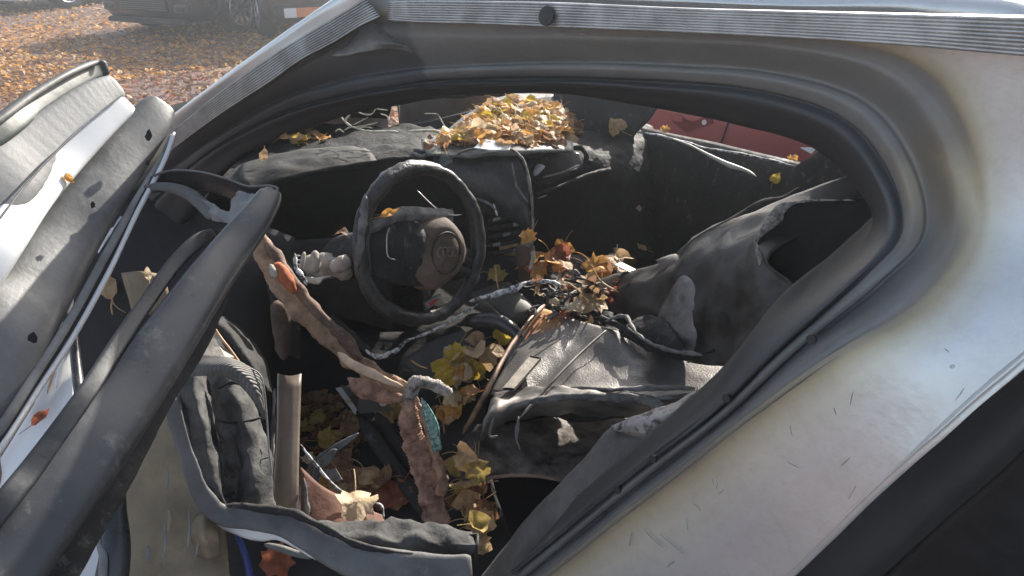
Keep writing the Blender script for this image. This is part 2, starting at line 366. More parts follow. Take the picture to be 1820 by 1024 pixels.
# ------------------------------------------------------------------ parked cars
TYRE = mat('tyre', (.018, .018, .019), (.03, .03, .03), rough=.85, sc=30, bump=.3)
ALLOY = mat('alloy', (.55, .56, .57), rough=.28, metal=.85)
BLK = mat('black_plastic', (.015, .015, .016), (.03, .03, .03), rough=.5, sc=30)
GLASSD = mat('tinted_glass', (.012, .014, .016), rough=.06, spec=.8)
LAMP = mat('lamp_clear', (.55, .57, .58), rough=.12, metal=.3); LAMPR = mat('lamp_red', (.5, .02, .015), rough=.15, coat=1)
METD = mat('dark_chrome', (.10, .10, .105), rough=.3, metal=.7)
PLATE = mat('plate_orange', (.62, .20, .06), (.66, .26, .10), rough=.5, sc=30)
PLW = mat('plate_white', (.7, .7, .68), rough=.5)
def wheel(parent, c, side, r=.34):
    """wheel centred at c, facing +-y, in the car's own frame"""
    def rv(name, prof, m, seg=40, par=None):
        vs, fs = [], []
        for k in range(seg):
            a = 2*math.pi*k/seg
            for (rad, y) in prof: vs.append((c[0]+rad*math.cos(a), c[1]+side*y, c[2]+rad*math.sin(a)))
        n = len(prof)
        for k in range(seg):
            k2 = (k+1) % seg
            for i in range(n-1): fs.append((k*n+i, k*n+i+1, k2*n+i+1, k2*n+i))
        return locallink(name, vs, fs, m, par)
    ty = rv('tyre', [(r*.68, -.10), (r*.93, -.11), (r, -.08), (r, .08), (r*.94, .11), (r*.70, .105), (r*.68, .08)], TYRE, par=parent)
    rv('rim', [(r*.66, -.09), (r*.66, .07), (r*.71, .10), (r*.70, .112), (r*.655, .10), (r*.62, .05), (.02, .03), (0, .03)], BLK, par=ty)
    vs, fs = [], []
    for k in range(5):
        for d in (-.16, .16):
            a = k*2*math.pi/5+d; a2 = k*2*math.pi/5+d*2.1
            for (rad, aa, wd) in ((.05, a-d*.6, .030), (r*.66, a2, .020)):
                ca, sa = math.cos(aa), math.sin(aa)
                for s_, y_ in ((-1, .055), (1, .055), (1, .095), (-1, .095)):
                    vs.append((c[0]+rad*ca-s_*wd*sa, c[1]+side*y_, c[2]+rad*sa+s_*wd*ca))
            b = len(vs)-8
            for q in ((0, 1, 2, 3), (7, 6, 5, 4), (0, 4, 5, 1), (1, 5, 6, 2), (2, 6, 7, 3), (3, 7, 4, 0)): fs.append(tuple(b+i for i in q))
    locallink('spokes', vs, fs, ALLOY, ty, False)
    rv('rim_edge', [(r*.655, .100), (r*.69, .118), (r*.725, .112), (r*.72, .10)], ALLOY, par=ty)
def locallink(name, vs, fs, m, parent, smooth=True):
    me = bpy.data.meshes.new(name); me.from_pydata([tuple(v) for v in vs], [], fs)
    if smooth: me.polygons.foreach_set('use_smooth', [True]*len(me.polygons))
    me.materials.append(m); o = bpy.data.objects.new(name, me); COL.objects.link(o); o.parent = parent; return o
def lbox(name, lo, hi, m, parent, b=.015):
    o = box(name, lo, hi, m, None, b); o.parent = parent; return o
def parked_car(loc, heading, paint, label, h=1.5, L=4.4, W=1.8, suv=0):
    c = empty('parked_car', (loc[0], loc[1], 0)); c.rotation_euler.z = heading; tag(c, label, 'car', 'cars parked across the lot')
    # profile sections along x (front = +): (x, z_bottom, z_belt, z_roof, half width, roof half width)
    S = [(L/2, .40, .62, .64, .62, .5), (L/2-.06, .24, .70, .74, .78, .6), (L/2-.35, .20, .80, .86, .87, .66), (L/2-1.0, .20, .90, .97, .9, .7),
         (L/2-1.35, .20, .93, 1.02, .9, .7), (L/2-1.95, .20, .96, h-.08, .9, .60), (L/2-2.5, .20, .97, h, .9, .6), (-L/2+1.1, .20, .98, h-.02, .9, .6),
         (-L/2+.5, .22, 1.0, h-.15, .89, .6), (-L/2+.12, .26, .98, 1.12, .85, .6), (-L/2, .40, .85, .9, .75, .55)]
    q = cr(S, 4); vs, fs = [], []
    for x, zb, zm, zr, hw, rw in q:
        ring = [(hw*.86, zb), (hw*.97, zb+.05), (hw, zb+.22), (hw*1.0, (zb+zm)/2+.05), (hw*.985, zm-.04), (hw*.95, zm), (rw+(hw*.95-rw)*.35, zm+(zr-zm)*.7), (rw, zr-.01), (rw*.5, zr+.02)]
        ring = ring+[(-a, b) for a, b in reversed(ring)]
        for y, z in ring: vs.append((x, y*W/1.8, z))
    n = 18; Lq = len(q)
    arch = []
    for i in range(Lq-1):
        for k in range(n):
            k2 = (k+1) % n
            fs.append((i*n+k, i*n+k2, (i+1)*n+k2, (i+1)*n+k))
    fs.append(tuple(range(n))[::-1]); fs.append(tuple((Lq-1)*n+k for k in range(n)))
    body = locallink('body', vs, fs, paint, c)
    ax1, ax2 = L/2-.88, -L/2+.85; wy = W/2-.10
    for s in (1, -1):
        for ax in (ax1, ax2):
            wheel(c, (ax, s*(wy+.02), .34), s)
            v2, f2 = [], []                                           # dark wheel arch liner standing proud of the skin
            for k in range(13):
                a = math.pi*k/12
                for rad in (.36, .43):
                    for yy in (W/2*.93, W/2+.012): v2.append((ax+rad*math.cos(a), s*yy, .34+rad*math.sin(a)))
            for k in range(12):
                b = k*4
                for (i, j) in ((0, 1), (1, 3), (3, 2), (2, 0)): f2.append((b+i, b+j, b+4+j, b+4+i))
            locallink('wheel_arch', v2, f2, BLK, c)
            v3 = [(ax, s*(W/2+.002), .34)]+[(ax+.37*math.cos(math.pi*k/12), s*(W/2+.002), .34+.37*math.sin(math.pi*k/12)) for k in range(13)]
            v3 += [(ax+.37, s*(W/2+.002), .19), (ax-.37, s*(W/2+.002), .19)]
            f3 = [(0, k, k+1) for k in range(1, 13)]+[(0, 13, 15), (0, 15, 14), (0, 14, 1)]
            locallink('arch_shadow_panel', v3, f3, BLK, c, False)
        # side glass
        g = [(L/2-1.55, .98), (L/2-2.1, h-.16), (-L/2+1.1, h-.16), (-L/2+.7, 1.03)]
        pts = [(x, s*(W/2*.95+.012-(z-.98)*.52*W/1.8), z) for x, z in g]; c2 = [(x, y-s*.006, z) for x, y, z in pts]
        locallink('side_window', pts+c2, [(0, 1, 2, 3), (7, 6, 5, 4), (0, 4, 5, 1), (1, 5, 6, 2), (2, 6, 7, 3), (3, 7, 4, 0)], GLASSD, c, False)
        lbox('sill_trim', (ax2+.45, s*W/2-.02, .2), (ax1-.45, s*W/2+.02, .27), BLK, c)
        lbox('side_mirror', (L/2-1.75, min(s*W/2, s*(W/2+.2)), .98), (L/2-1.6, max(s*W/2, s*(W/2+.2)), 1.12), paint, c, .03)
        lbox('headlight', (L/2-.16, min(s*.45, s*.80), .62), (L/2+.0, max(s*.45, s*.80), .74), LAMP, c, .03)
        lbox('tail_light', (-L/2-.01, min(s*.5, s*.82), .82), (-L/2+.12, max(s*.5, s*.82), .97), LAMPR, c, .03)
        lbox('fog_light_surround', (L/2-.05, min(s*.52, s*.76), .34), (L/2+.02, max(s*.52, s*.76), .46), METD, c, .02)
        lbox('fog_light', (L/2+.0, min(s*.56, s*.72), .37), (L/2+.03, max(s*.56, s*.72), .43), BLK, c, .02)
    gr = lbox('grille', (L/2-.04, -.42, .36), (L/2+.025, .42, .52), BLK, c)
    for k in range(5): lbox('slat', (L/2+.02, -.40, .375+k*.028), (L/2+.035, .40, .385+k*.028), METD, gr, .002)
    lbox('lower_lip', (L/2-.1, -.7, .19), (L/2+.04, .7, .26), CHR if suv else BLK, c)
    pl = lbox('rear_plate', (-L/2-.045, .10, .33), (-L/2+.06, .66, .45), PLATE, c, .004)
    lbox('plate_badge', (-L/2-.05, .50, .33), (-L/2-.04, .66, .45), PLW, pl, .002)
    lbox('rear_bumper', (-L/2-.03, -.78, .34), (-L/2+.1, .78, .50), BLK, c, .04)
    return c
DK = mat('paint_black', (.012, .014, .018), rough=.2, coat=1); GY = mat('paint_grey', (.03, .033, .036), rough=.3, metal=.4, coat=1)
DK2 = mat('paint_charcoal', (.03, .033, .038), rough=.25, metal=.3, coat=1)
# car with the alloy wheel seen at the top: wheel contact at pixel (425, 56)
wp = PZ(425, 57, 0); hd = Vector((-.40, .91, 0)).normalized(); hn = math.atan2(hd.y, hd.x); side = Vector((-hd.y, hd.x, 0))
def car_from_wheel(wp, hd, L, W, s):
    side = Vector((-hd.y, hd.x, 0)); return wp-hd*(L/2-.88)-side*s*(W/2-.08)
s_ = 1 if side.dot(CAM-wp) > 0 else -1
c0 = car_from_wheel(wp, hd, 4.4, 1.8, s_)
parked_car((c0.x, c0.y), hn, DK, 'black parked car whose silver alloy wheel shows beside the roof pillar')
wp2 = PZ(120, 14, 0); c1 = car_from_wheel(wp2, hd, 4.4, 1.8, s_)
parked_car((c1.x, c1.y), hn, DK2, 'charcoal parked car farthest to the left, only its sill showing', suv=1)
rp = PZ(598, 72, 0); hd2 = Vector((.93, -.37, 0)).normalized()
c2 = rp+hd2*2.2
parked_car((c2.x, c2.y), math.atan2(hd2.y, hd2.x), GY, 'grey parked car with an orange plate, tail towards us next to the black car')

# red car beyond the passenger window
def red_car():
    c = empty('red_car', (1.0, -2.2, 0)); tag(c, 'red car standing close by, seen through the passenger window opening', 'car')
    y0 = -1.62
    pr = [(.25, -.08), (.30, -.02), (.45, .0), (.62, .02), (.78, .03), (.92, .0), (.98, -.05), (1.06, -.14), (1.38, -.42), (1.42, -.60)]
    rows = []
    for z, d in pr: rows.append([(x, y0+d-.10*max(0, abs(x-1.0)-1.6)**2, z) for x in (-1.2, -.4, .4, 1.2, 2.0, 2.8, 3.2)])
    sheet('side_panel', rows, REDP, c, n=5, world=True, thick=.02)
    rows = [[(x, -2.2+yy, 1.44-.08*abs(yy)) for x in (-1.0, .2, 1.2, 2.0)] for yy in (.0, -.35, -.7)]
    sheet('roof', rows, REDP, c, n=4, world=True, thick=.02)
    sheet('far_side', [[(x, -3.1, z) for x in (-1.2, .4, 1.6, 3.2)] for z in (.25, .6, .98)], REDP, c, n=2, world=True, thick=.02)
    for x in (-.7, 2.6):
        e = empty('wheel'); e.parent = c; e.location = (x-1.0, .52, .33)
        wheel(e, (0, 0, 0), 1, .33)
    # seam and handle found by where they show
    def onside(px, py, d=.006):
        p = PY(px, py, y0+.03); return p+Vector((0, d, 0))
    a, b = onside(1296, 215), onside(1278, 268)
    tube('door_seam', [(*(a+(a-b)*1.5), .0035), (*a, .0035), (*b, .0035), (*(b+(b-a)*5), .0035)], BLK, c, world=True, seg=6)
    a2, b2 = onside(1180, 195), onside(1163, 235)
    h = [onside(x, y, .004) for x, y in ((1193, 206), (1204, 203), (1216, 210), (1223, 224), (1230, 226), (1238, 214), (1250, 208), (1266, 211), (1268, 219), (1258, 224), (1240, 228), (1222, 236), (1207, 225), (1196, 216))]
    sc = mat('red_recess', (.20, .02, .018), rough=.4)
    hp = plate('handle_recess', [tuple(v) for v in h], sc, c, world=True, thick=.004)
    hh = plate('handle', [tuple(onside(x, y, .02)) for x, y in ((1196, 206), (1206, 203), (1216, 209), (1217, 216), (1206, 214), (1197, 212))], REDP, hp, world=True, thick=.014)
    k = onside(1253, 217, .008); sc2 = [(k.x+.012*math.cos(i*.785), k.y, k.z+.012*math.sin(i*.785)) for i in range(8)]
    plate('lock_button', sc2, PLW, hp, world=True, thick=.006)
red_car()

# ================================================================== THE BURNT CAR
BC = empty('burnt_car', (0.5, 0, 0)); tag(BC, 'fire-gutted silver car with its driver door open and cabin burnt out', 'car')
# ---- door frame: cross sections from the outer roof edge to the inner lip, stations from A-pillar over roof to B-pillar foot
ST = [  # y, then pixel pairs out, r1, r2, g1, g2, lip
 (.80, (150, 330), (150, 350), (150, 395), (170, 430), (190, 450), (270, 470)),
 (.75, (314, 203), (309, 230), (301, 270), (305, 300), (335, 300), (400, 305)),
 (.70, (444, 107), (453, 119), (475, 148), (472, 188), (482, 210), (520, 240)),
 (.65, (560, 25), (570, 45), (592, 76), (600, 143), (612, 171), (640, 200)),
 (.61, (655, -22), (665, 0), (672, 36), (705, 122), (720, 153), (745, 180)),
 (.59, (790, -14), (790, 2), (790, 42), (805, 114), (810, 144), (820, 168)),
 (.58, (1000, -6), (1000, 6), (1000, 49), (1000, 108), (1000, 141), (1000, 166)),
 (.58, (1200, 0), (1200, 14), (1200, 57), (1190, 112), (1180, 148), (1165, 192)),
 (.58, (1400, 8), (1400, 22), (1400, 68), (1370, 125), (1345, 163), (1310, 222)),
 (.59, (1640, 10), (1625, 40), (1600, 110), (1530, 170), (1490, 210), (1440, 258)),
 (.61, (1850, 60), (1810, 120), (1712, 230), (1620, 270), (1570, 300), (1520, 330)),
 (.64, (1930, 330), (1850, 370), (1745, 405), (1650, 410), (1600, 405), (1545, 405)),
 (.68, (1900, 560), (1800, 560), (1660, 535), (1570, 505), (1535, 490), (1440, 515)),
 (.71, (1720, 740), (1640, 720), (1500, 630), (1420, 625), (1382, 630), (1342, 595)),
 (.73, (1560, 880), (1490, 850), (1335, 752), (1290, 745), (1270, 738), (1248, 712)),
 (.75, (1390, 1040), (1310, 1000), (1172, 878), (1140, 862), (1122, 850), (1108, 838)),
 (.77, (1200, 1200), (1130, 1130), (1015, 1000), (982, 990), (965, 980), (950, 968)),
 (.79, (1060, 1350), (980, 1270), (860, 1130), (825, 1115), (810, 1105), (795, 1095))]
OFF = (.0, -.003, -.010, -.030, -.033, -.062)
def frame_pt(st, k, dy=0): return PY(*st[1+k], st[0]+OFF[k]+dy)
def frame():
    rows = []
    for st in ST:
        p = [frame_pt(st, k) for k in range(6)]
        o, r1, r2, g1, g2, lip = p
        inw = (lip-o).normalized()
        mid = r2.lerp(g1, .5)+Vector((0, .006, .004))
        bump = g1.lerp(g2, .5)+Vector((0, .005, .002)); m2 = g2.lerp(lip, .5)+Vector((0, .007, 0))
        back = lip+Vector((0, -.045, .03))
        roofp = o+Vector((0, -.06, .03)) if ST.index(st) < 10 and ST.index(st) > 2 else o+Vector((0, -.03, .0))
        rows.append([tuple(v) for v in (roofp, o+Vector((0, -.012, .010)), o, r1, r2, r2.lerp(mid, .5), mid, g1+Vector((0, -.002, 0)), g1.lerp(bump, .45), bump, g2.lerp(bump, .3), g2+Vector((0, -.004, 0)), g2.lerp(m2, .35)+Vector((0, .006, 0)), m2, lip, back)])
    R_ = np.array(rows)
    nst = len(ST)
    # wear: 1 clean silver ... 0 soot; stays silver outside the opening, sooty inside, glare painted in at the pillar top
    base = [1, .95, .92, .88, .45, .48, .47, .40, .45, .42, .36, .24, .30, .22, .06, 0]
    pill = [.95, .95, .92, .88, .54, .47, .42, .36, .42, .42, .38, .22, .36, .34, .15, 0]
    n = 8
    def wear_tone(u, v):
        s = v*(nst-1); k = u*15
        i = min(int(k), 14); f = k-i
        a = base[i]*(1-f)+base[i+1]*f; b = pill[i]*(1-f)+pill[i+1]*f
        w_ = min(1, max(0, (s-9)/2)); r = a*(1-w_)+b*w_
        if s < 4.5 and k > 4: r *= .85
        if s < 9.5 and k <= 3: r = max(r, .9)
        if 6 < s < 12.5: r = r+(1-r)*.20*math.sin((s-6)/6.5*math.pi)*min(1, max(0, (13.5-k)/4))  # sun glare painted in: roof edge and upper pillar lightened
        if k > 3 and s < 13: r = min(r, .455+max(0, s-9.5)*.1+max(0, 4-k)*.45)
        return r
    o = sheet('door_frame', rows, FRAME, BC, n=5, nv=9, world=True, thick=.006, amp=.0014, sc=9, wear_tone=wear_tone)
    o['label'] = 'silver door opening frame, sooted black on the inner side with a yellow heat stain'
    return o
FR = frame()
# ribs on the frame: raised lines from A-pillar to the roof
def rib(k, i0, i1, w=.0016, n=9):
    f = (k+.5)/9
    pts = []
    for i in range(i0, i1+1):
        st = ST[i]; a = frame_pt(st, 1, .004); b = frame_pt(st, 2, .004)
        pts.append((*a.lerp(b, f), w))
    tube('rib', pts, RIBS, STRIP, world=True, seg=6, n=8)
def stripe(i0, i1):
    rows = []
    for i in range(i0, i1+1):
        st = ST[i]; rows.append([tuple(frame_pt(st, 1, .002).lerp(frame_pt(st, 2, .002), f)) for f in (0, .33, .66, 1)])
    return sheet('ribbed_strip', rows, mat('rib_channel', (.07, .066, .062), (.16, .155, .15), rough=.5, metal=.5, sc=20), BC, n=2, nv=8, world=True, thick=.003)
RA_ = [(309, 231, 301, 270, .757), (380, 172, 388, 206, .73), (453, 119, 474, 150, .706), (515, 78, 533, 108, .68), (570, 45, 590, 78, .657), (612, 20, 640, 47, .636), (650, -4, 676, 30, .622)]
STRIP = sheet('ribbed_strip', [[tuple(PY(x0+(x1-x0)*f, y0+(y1-y0)*f, yy)) for f in (0, .33, .66, 1)] for x0, y0, x1, y1, yy in RA_], mat('rib_channel', (.08, .076, .072), (.18, .175, .17), rough=.5, metal=.5, sc=20), BC, n=2, nv=8, world=True, thick=.004)
for k in range(9): tube('rib', [(*PY(x0+(x1-x0)*(k+.5)/9, y0+(y1-y0)*(k+.5)/9, yy+.002), .0015) for x0, y0, x1, y1, yy in RA_], RIBS, STRIP, world=True, seg=6, n=8)
RS = [(690, 3, 36, .612), (740, 1, 40, .606), (850, 2, 43, .604), (1000, 5, 49, .600), (1200, 14, 57, .600), (1400, 20, 67, .604), (1600, 25, 80, .618), (1760, 29, 94, .640), (1960, 34, 112, .670)]
STRIP = sheet('ribbed_strip', [[tuple(PY(x, y0+(y1-y0)*f, yy)) for f in (0, .33, .66, 1)] for x, y0, y1, yy in RS], mat('rib_channel_roof', (.10, .098, .095), (.22, .218, .21), rough=.5, metal=.5, sc=20), BC, n=2, nv=8, world=True, thick=.008)
for k in range(9): tube('rib', [(*(PY(x, y0+(y1-y0)*(k+.5)/9, yy+.002)), .0017) for x, y0, y1, yy in RS], RIBS, STRIP, world=True, seg=6, n=8)
# plug hole in the roof strip
hc = PY(970, 28, .610)
def disc(name, c, nrm, r, m, parent, th=.003, seg=20):
    nrm = nrm.normalized(); a = nrm.orthogonal().normalized(); b = nrm.cross(a)
    return plate(name, [tuple(c+a*r*math.cos(6.2832*i/seg)+b*r*math.sin(6.2832*i/seg)) for i in range(seg)], m, parent, th, world=True)
disc('black_plug', hc, Vector((0, 1, .25)), .0115, BLK, BC)
# crumpled corner where roof meets A-pillar
sheet('folded_corner', [[(640, 20, 1.18), (665, 12, 1.16), (690, 30, 1.15), (700, 55, 1.15)],
                        [(628, 62, 1.16), (655, 60, 1.13), (690, 70, 1.125), (740, 80, 1.13)],
                        [(590, 100, 1.16), (640, 95, 1.135), (690, 88, 1.13), (760, 98, 1.14)]], ASHM, BC, n=8, crease=.008, csc=14, thick=.003)

# clips / dents on pillar seal
for (px, py) in ((1170, 812), (1108, 868), (1083, 905), (1300, 705), (1450, 602)):
    p = PY(px, py, .715 if px < 1250 else .69); disc('fixing_clip', p+Vector((0, .012, .004)), Vector((0, 1, .3)), .0045, BLK, BC, .004, 10)
# scratches on the pillar (thin raised paint curls)
SCR = mat('scratch', (.28, .29, .29), rough=.5)
r_ = random.Random(3)
for (a, b, c, d) in ((1160, 925, 1195, 958), (1188, 932, 1236, 972), (1140, 930, 1134, 957), (1175, 1000, 1185, 1015), (1165, 985, 1168, 1003), (1090, 985, 1082, 1000), (1248, 880, 1262, 893), (1200, 995, 1215, 983)):
    st_y = lambda px, py: .742-.03*max(0, (1024-py))/500
    q = [(a, b), ((a+c)/2+r_.uniform(-4, 4), (b+d)/2+r_.uniform(-4, 4)), (c, d)]
    tube('paint_scratch', [(*(PY(x, y, .735)+Vector((0, .018, 0))), .0006) for x, y in q], SCR, BC, world=True, seg=5, n=4)

# ---- shell: roof, far side, floor, bulkheads
def W3(name, rows, m, n=4, **k): return sheet(name, rows, m, BC, n=n, world=True, **k)
ro = []
for y in (.50, .25, 0, -.3, -.52):
    z = 1.52-.10*(abs(y)/.5)**2*.6
    ro.append([(.60, y, z-.045), (.30, y, z+.01), (-.2, y, z+.04), (-.7, y, z+.03), (-1.3, y, z-.02), (-2.1, y, z-.16)])
W3('roof_panel', ro, mat('roof_soot', (.02, .02, .022), (.30, .30, .30), rough=.5, sc=3, ramp=(.4, .75)), thick=.03)
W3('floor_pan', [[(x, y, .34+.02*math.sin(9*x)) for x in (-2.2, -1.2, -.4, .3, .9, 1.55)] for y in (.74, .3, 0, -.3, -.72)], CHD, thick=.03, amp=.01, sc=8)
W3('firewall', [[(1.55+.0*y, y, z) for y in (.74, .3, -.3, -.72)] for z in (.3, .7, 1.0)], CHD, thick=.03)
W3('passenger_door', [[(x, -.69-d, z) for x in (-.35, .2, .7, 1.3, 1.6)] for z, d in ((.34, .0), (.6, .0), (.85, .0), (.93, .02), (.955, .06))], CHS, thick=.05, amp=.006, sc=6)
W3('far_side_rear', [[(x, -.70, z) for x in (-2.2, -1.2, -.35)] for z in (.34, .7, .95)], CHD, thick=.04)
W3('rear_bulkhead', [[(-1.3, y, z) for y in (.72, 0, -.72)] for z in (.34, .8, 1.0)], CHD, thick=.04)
W3('transmission_tunnel', [[(x, y, z) for x in (-.4, .3, .9, 1.5)] for y, z in ((.17, .34), (.13, .52), (.0, .56), (-.13, .52), (-.17, .34))], CHS, thick=.01, amp=.012, sc=10)
tube('far_roof_rail', [(1.52, -.70, 1.0, .03), (1.1, -.63, 1.24, .035), (.65, -.56, 1.42, .04), (0, -.56, 1.47, .04), (-1.3, -.56, 1.43, .04), (-2.2, -.6, 1.2, .04)], CHS, BC, world=True)
sheet('far_corner_post', [[(985, 120, 2.45), (1080, 130, 2.45), (1185, 160, 2.42)], [(985, 170, 2.42), (1080, 175, 2.42), (1163, 197, 2.40)], [(990, 215, 2.38), (1080, 222, 2.38), (1130, 234, 2.37)], [(990, 300, 2.36), (1070, 300, 2.38), (1128, 262, 2.38)]], CHS, BC, n=5, thick=.03, amp=.006)
sheet('far_rear_post', [[(1462, 200, 1.97), (1520, 200, 1.94), (1620, 220, 1.9)], [(1460, 262, 1.97), (1520, 262, 1.94), (1620, 280, 1.9)], [(1414, 297, 1.98), (1500, 320, 1.94), (1620, 340, 1.9)], [(1412, 340, 1.98), (1500, 360, 1.94), (1620, 390, 1.9)]], CHS, BC, n=5, thick=.03, amp=.004)
tube('far_centre_pillar', [(-.30, -.70, .9, .06), (-.22, -.64, 1.2, .05), (-.2, -.57, 1.46, .05)], CHS, BC, world=True)
W3('rocker_sill', [[(x, y, z) for x in (-2.0, -.4, .4, 1.5)] for y, z in ((.80, .26), (.84, .34), (.80, .43), (.72, .45), (.68, .36))], mat('sill_paint', (.03, .03, .03), (.45, .45, .45), rough=.5, sc=6, ramp=(.45, .65)), thick=.008)
# bonnet, seen blackened through the windscreen opening
W3('bonnet', [[(x, y, z-.10*(y/.8)**2) for y in (.80, .5, .2, -.2, -.5, -.8)] for x, z in ((1.60, 1.06), (1.85, 1.06), (2.2, 1.03), (2.55, .93), (2.65, .80))],
   mat('bonnet_soot', (.005, .005, .006), (.014, .014, .014), rough=.8, rough2=.95, sc=10, bump=.3, bsc=40, spec=.15), thick=.02, amp=.008, sc=5)
W3('front_wing', [[(x, y, z) for x in (1.5, 1.9, 2.4, 2.7)] for y, z in ((.80, .96), (.88, .86), (.90, .6), (.90, .3))], SILV, thick=.01)
W3('far_wing', [[(x, -y, z) for x in (1.5, 1.9, 2.4, 2.7)] for y, z in ((.80, .96), (.88, .86), (.90, .6), (.90, .3))], SILV, thick=.01)
W3('front_bumper', [[(x, y, z) for y in (.9, .4, -.4, -.9)] for x, z in ((2.66, .82), (2.78, .7), (2.80, .4), (2.7, .25))], SILV, thick=.01)
for yy, ss in ((.80, 1), (-.80, -1)):
    for xx in (2.05, -1.55):
        e = empty('wheel'); e.parent = BC; e.location = (xx-.5, yy, .34); wheel(e, (0, 0, 0), ss)
# rear door + quarter, silver, with dark glass area at the picture's lower right
RDM = mat('rear_glass_soot', (.010, .010, .012), (.020, .020, .023), rough=.3, rough2=.4, sc=30)
W3('rear_door', [[(x, y, z) for x in (-.40, -.8, -1.25)] for y, z in ((.86, .30), (.885, .6), (.87, .85), (.82, .97))], SILV, n=5, thick=.03)
sheet('rear_window_trim', [[(1880, 470, .70), (1700, 690, .78), (1500, 860, .86), (1340, 1010, .94), (1190, 1160, 1.04)],
      [(1950, 560, .655), (1790, 765, .735), (1600, 935, .815), (1440, 1080, .895), (1300, 1230, .99)],
      [(1960, 600, .68), (1830, 790, .75), (1640, 960, .83), (1480, 1110, .91), (1340, 1250, 1.0)]], mat('trim_soot', (.028, .028, .03), (.045, .045, .047), rough=.5, sc=6), BC, n=8, thick=.01)
sheet('rear_window', [[(1960, 590, .70), (1820, 780, .78), (1630, 950, .86), (1470, 1100, .94), (1300, 1250, 1.03)],
      [(2050, 750, .70), (1950, 900, .76), (1800, 1050, .82), (1650, 1200, .88), (1500, 1350, .95)],
      [(2200, 950, .70), (2100, 1100, .74), (2000, 1200, .78), (1850, 1350, .82), (1700, 1500, .88)]], RDM, BC, n=6, thick=.005, amp=.001)

# ---- B-pillar lining: ribbed cloth curling at its top
sheet('pillar_lining', [
    [(1232, 692, 1.10), (1190, 722, 1.09), (1150, 748, 1.10), (1085, 760, 1.12), (1040, 810, 1.13), (960, 895, 1.15), (900, 965, 1.17), (850, 1030, 1.19)],
    [(1234, 700, 1.05), (1195, 738, 1.04), (1160, 775, 1.03), (1120, 790, 1.04), (1075, 840, 1.05), (1000, 915, 1.07), (930, 985, 1.10), (870, 1045, 1.13)],
    [(1240, 705, 1.02), (1215, 745, 1.00), (1190, 790, .99), (1155, 830, .99), (1110, 870, 1.0), (1040, 930, 1.03), (960, 1000, 1.06), (890, 1060, 1.10)]],
    MESH, BC, n=8, thick=.003, amp=.002, sc=14)
sheet('lining_curl', [
    [(1240, 690, 1.06), (1205, 712, 1.05), (1160, 728, 1.05), (1115, 745, 1.07), (1085, 758, 1.10)],
    [(1232, 700, 1.02), (1200, 728, 1.015), (1165, 748, 1.02), (1125, 755, 1.05), (1090, 762, 1.09)],
    [(1222, 712, 1.03), (1190, 748, 1.02), (1150, 772, 1.03), (1125, 768, 1.06), (1095, 766, 1.10)]], mat('curl_underside', (.06, .055, .052), (.36, .33, .31), rough=.6, sc=70, bump=.6, bsc=150, ramp=(.36, .48)), BC, n=8, thick=.002, amp=.003, sc=30)

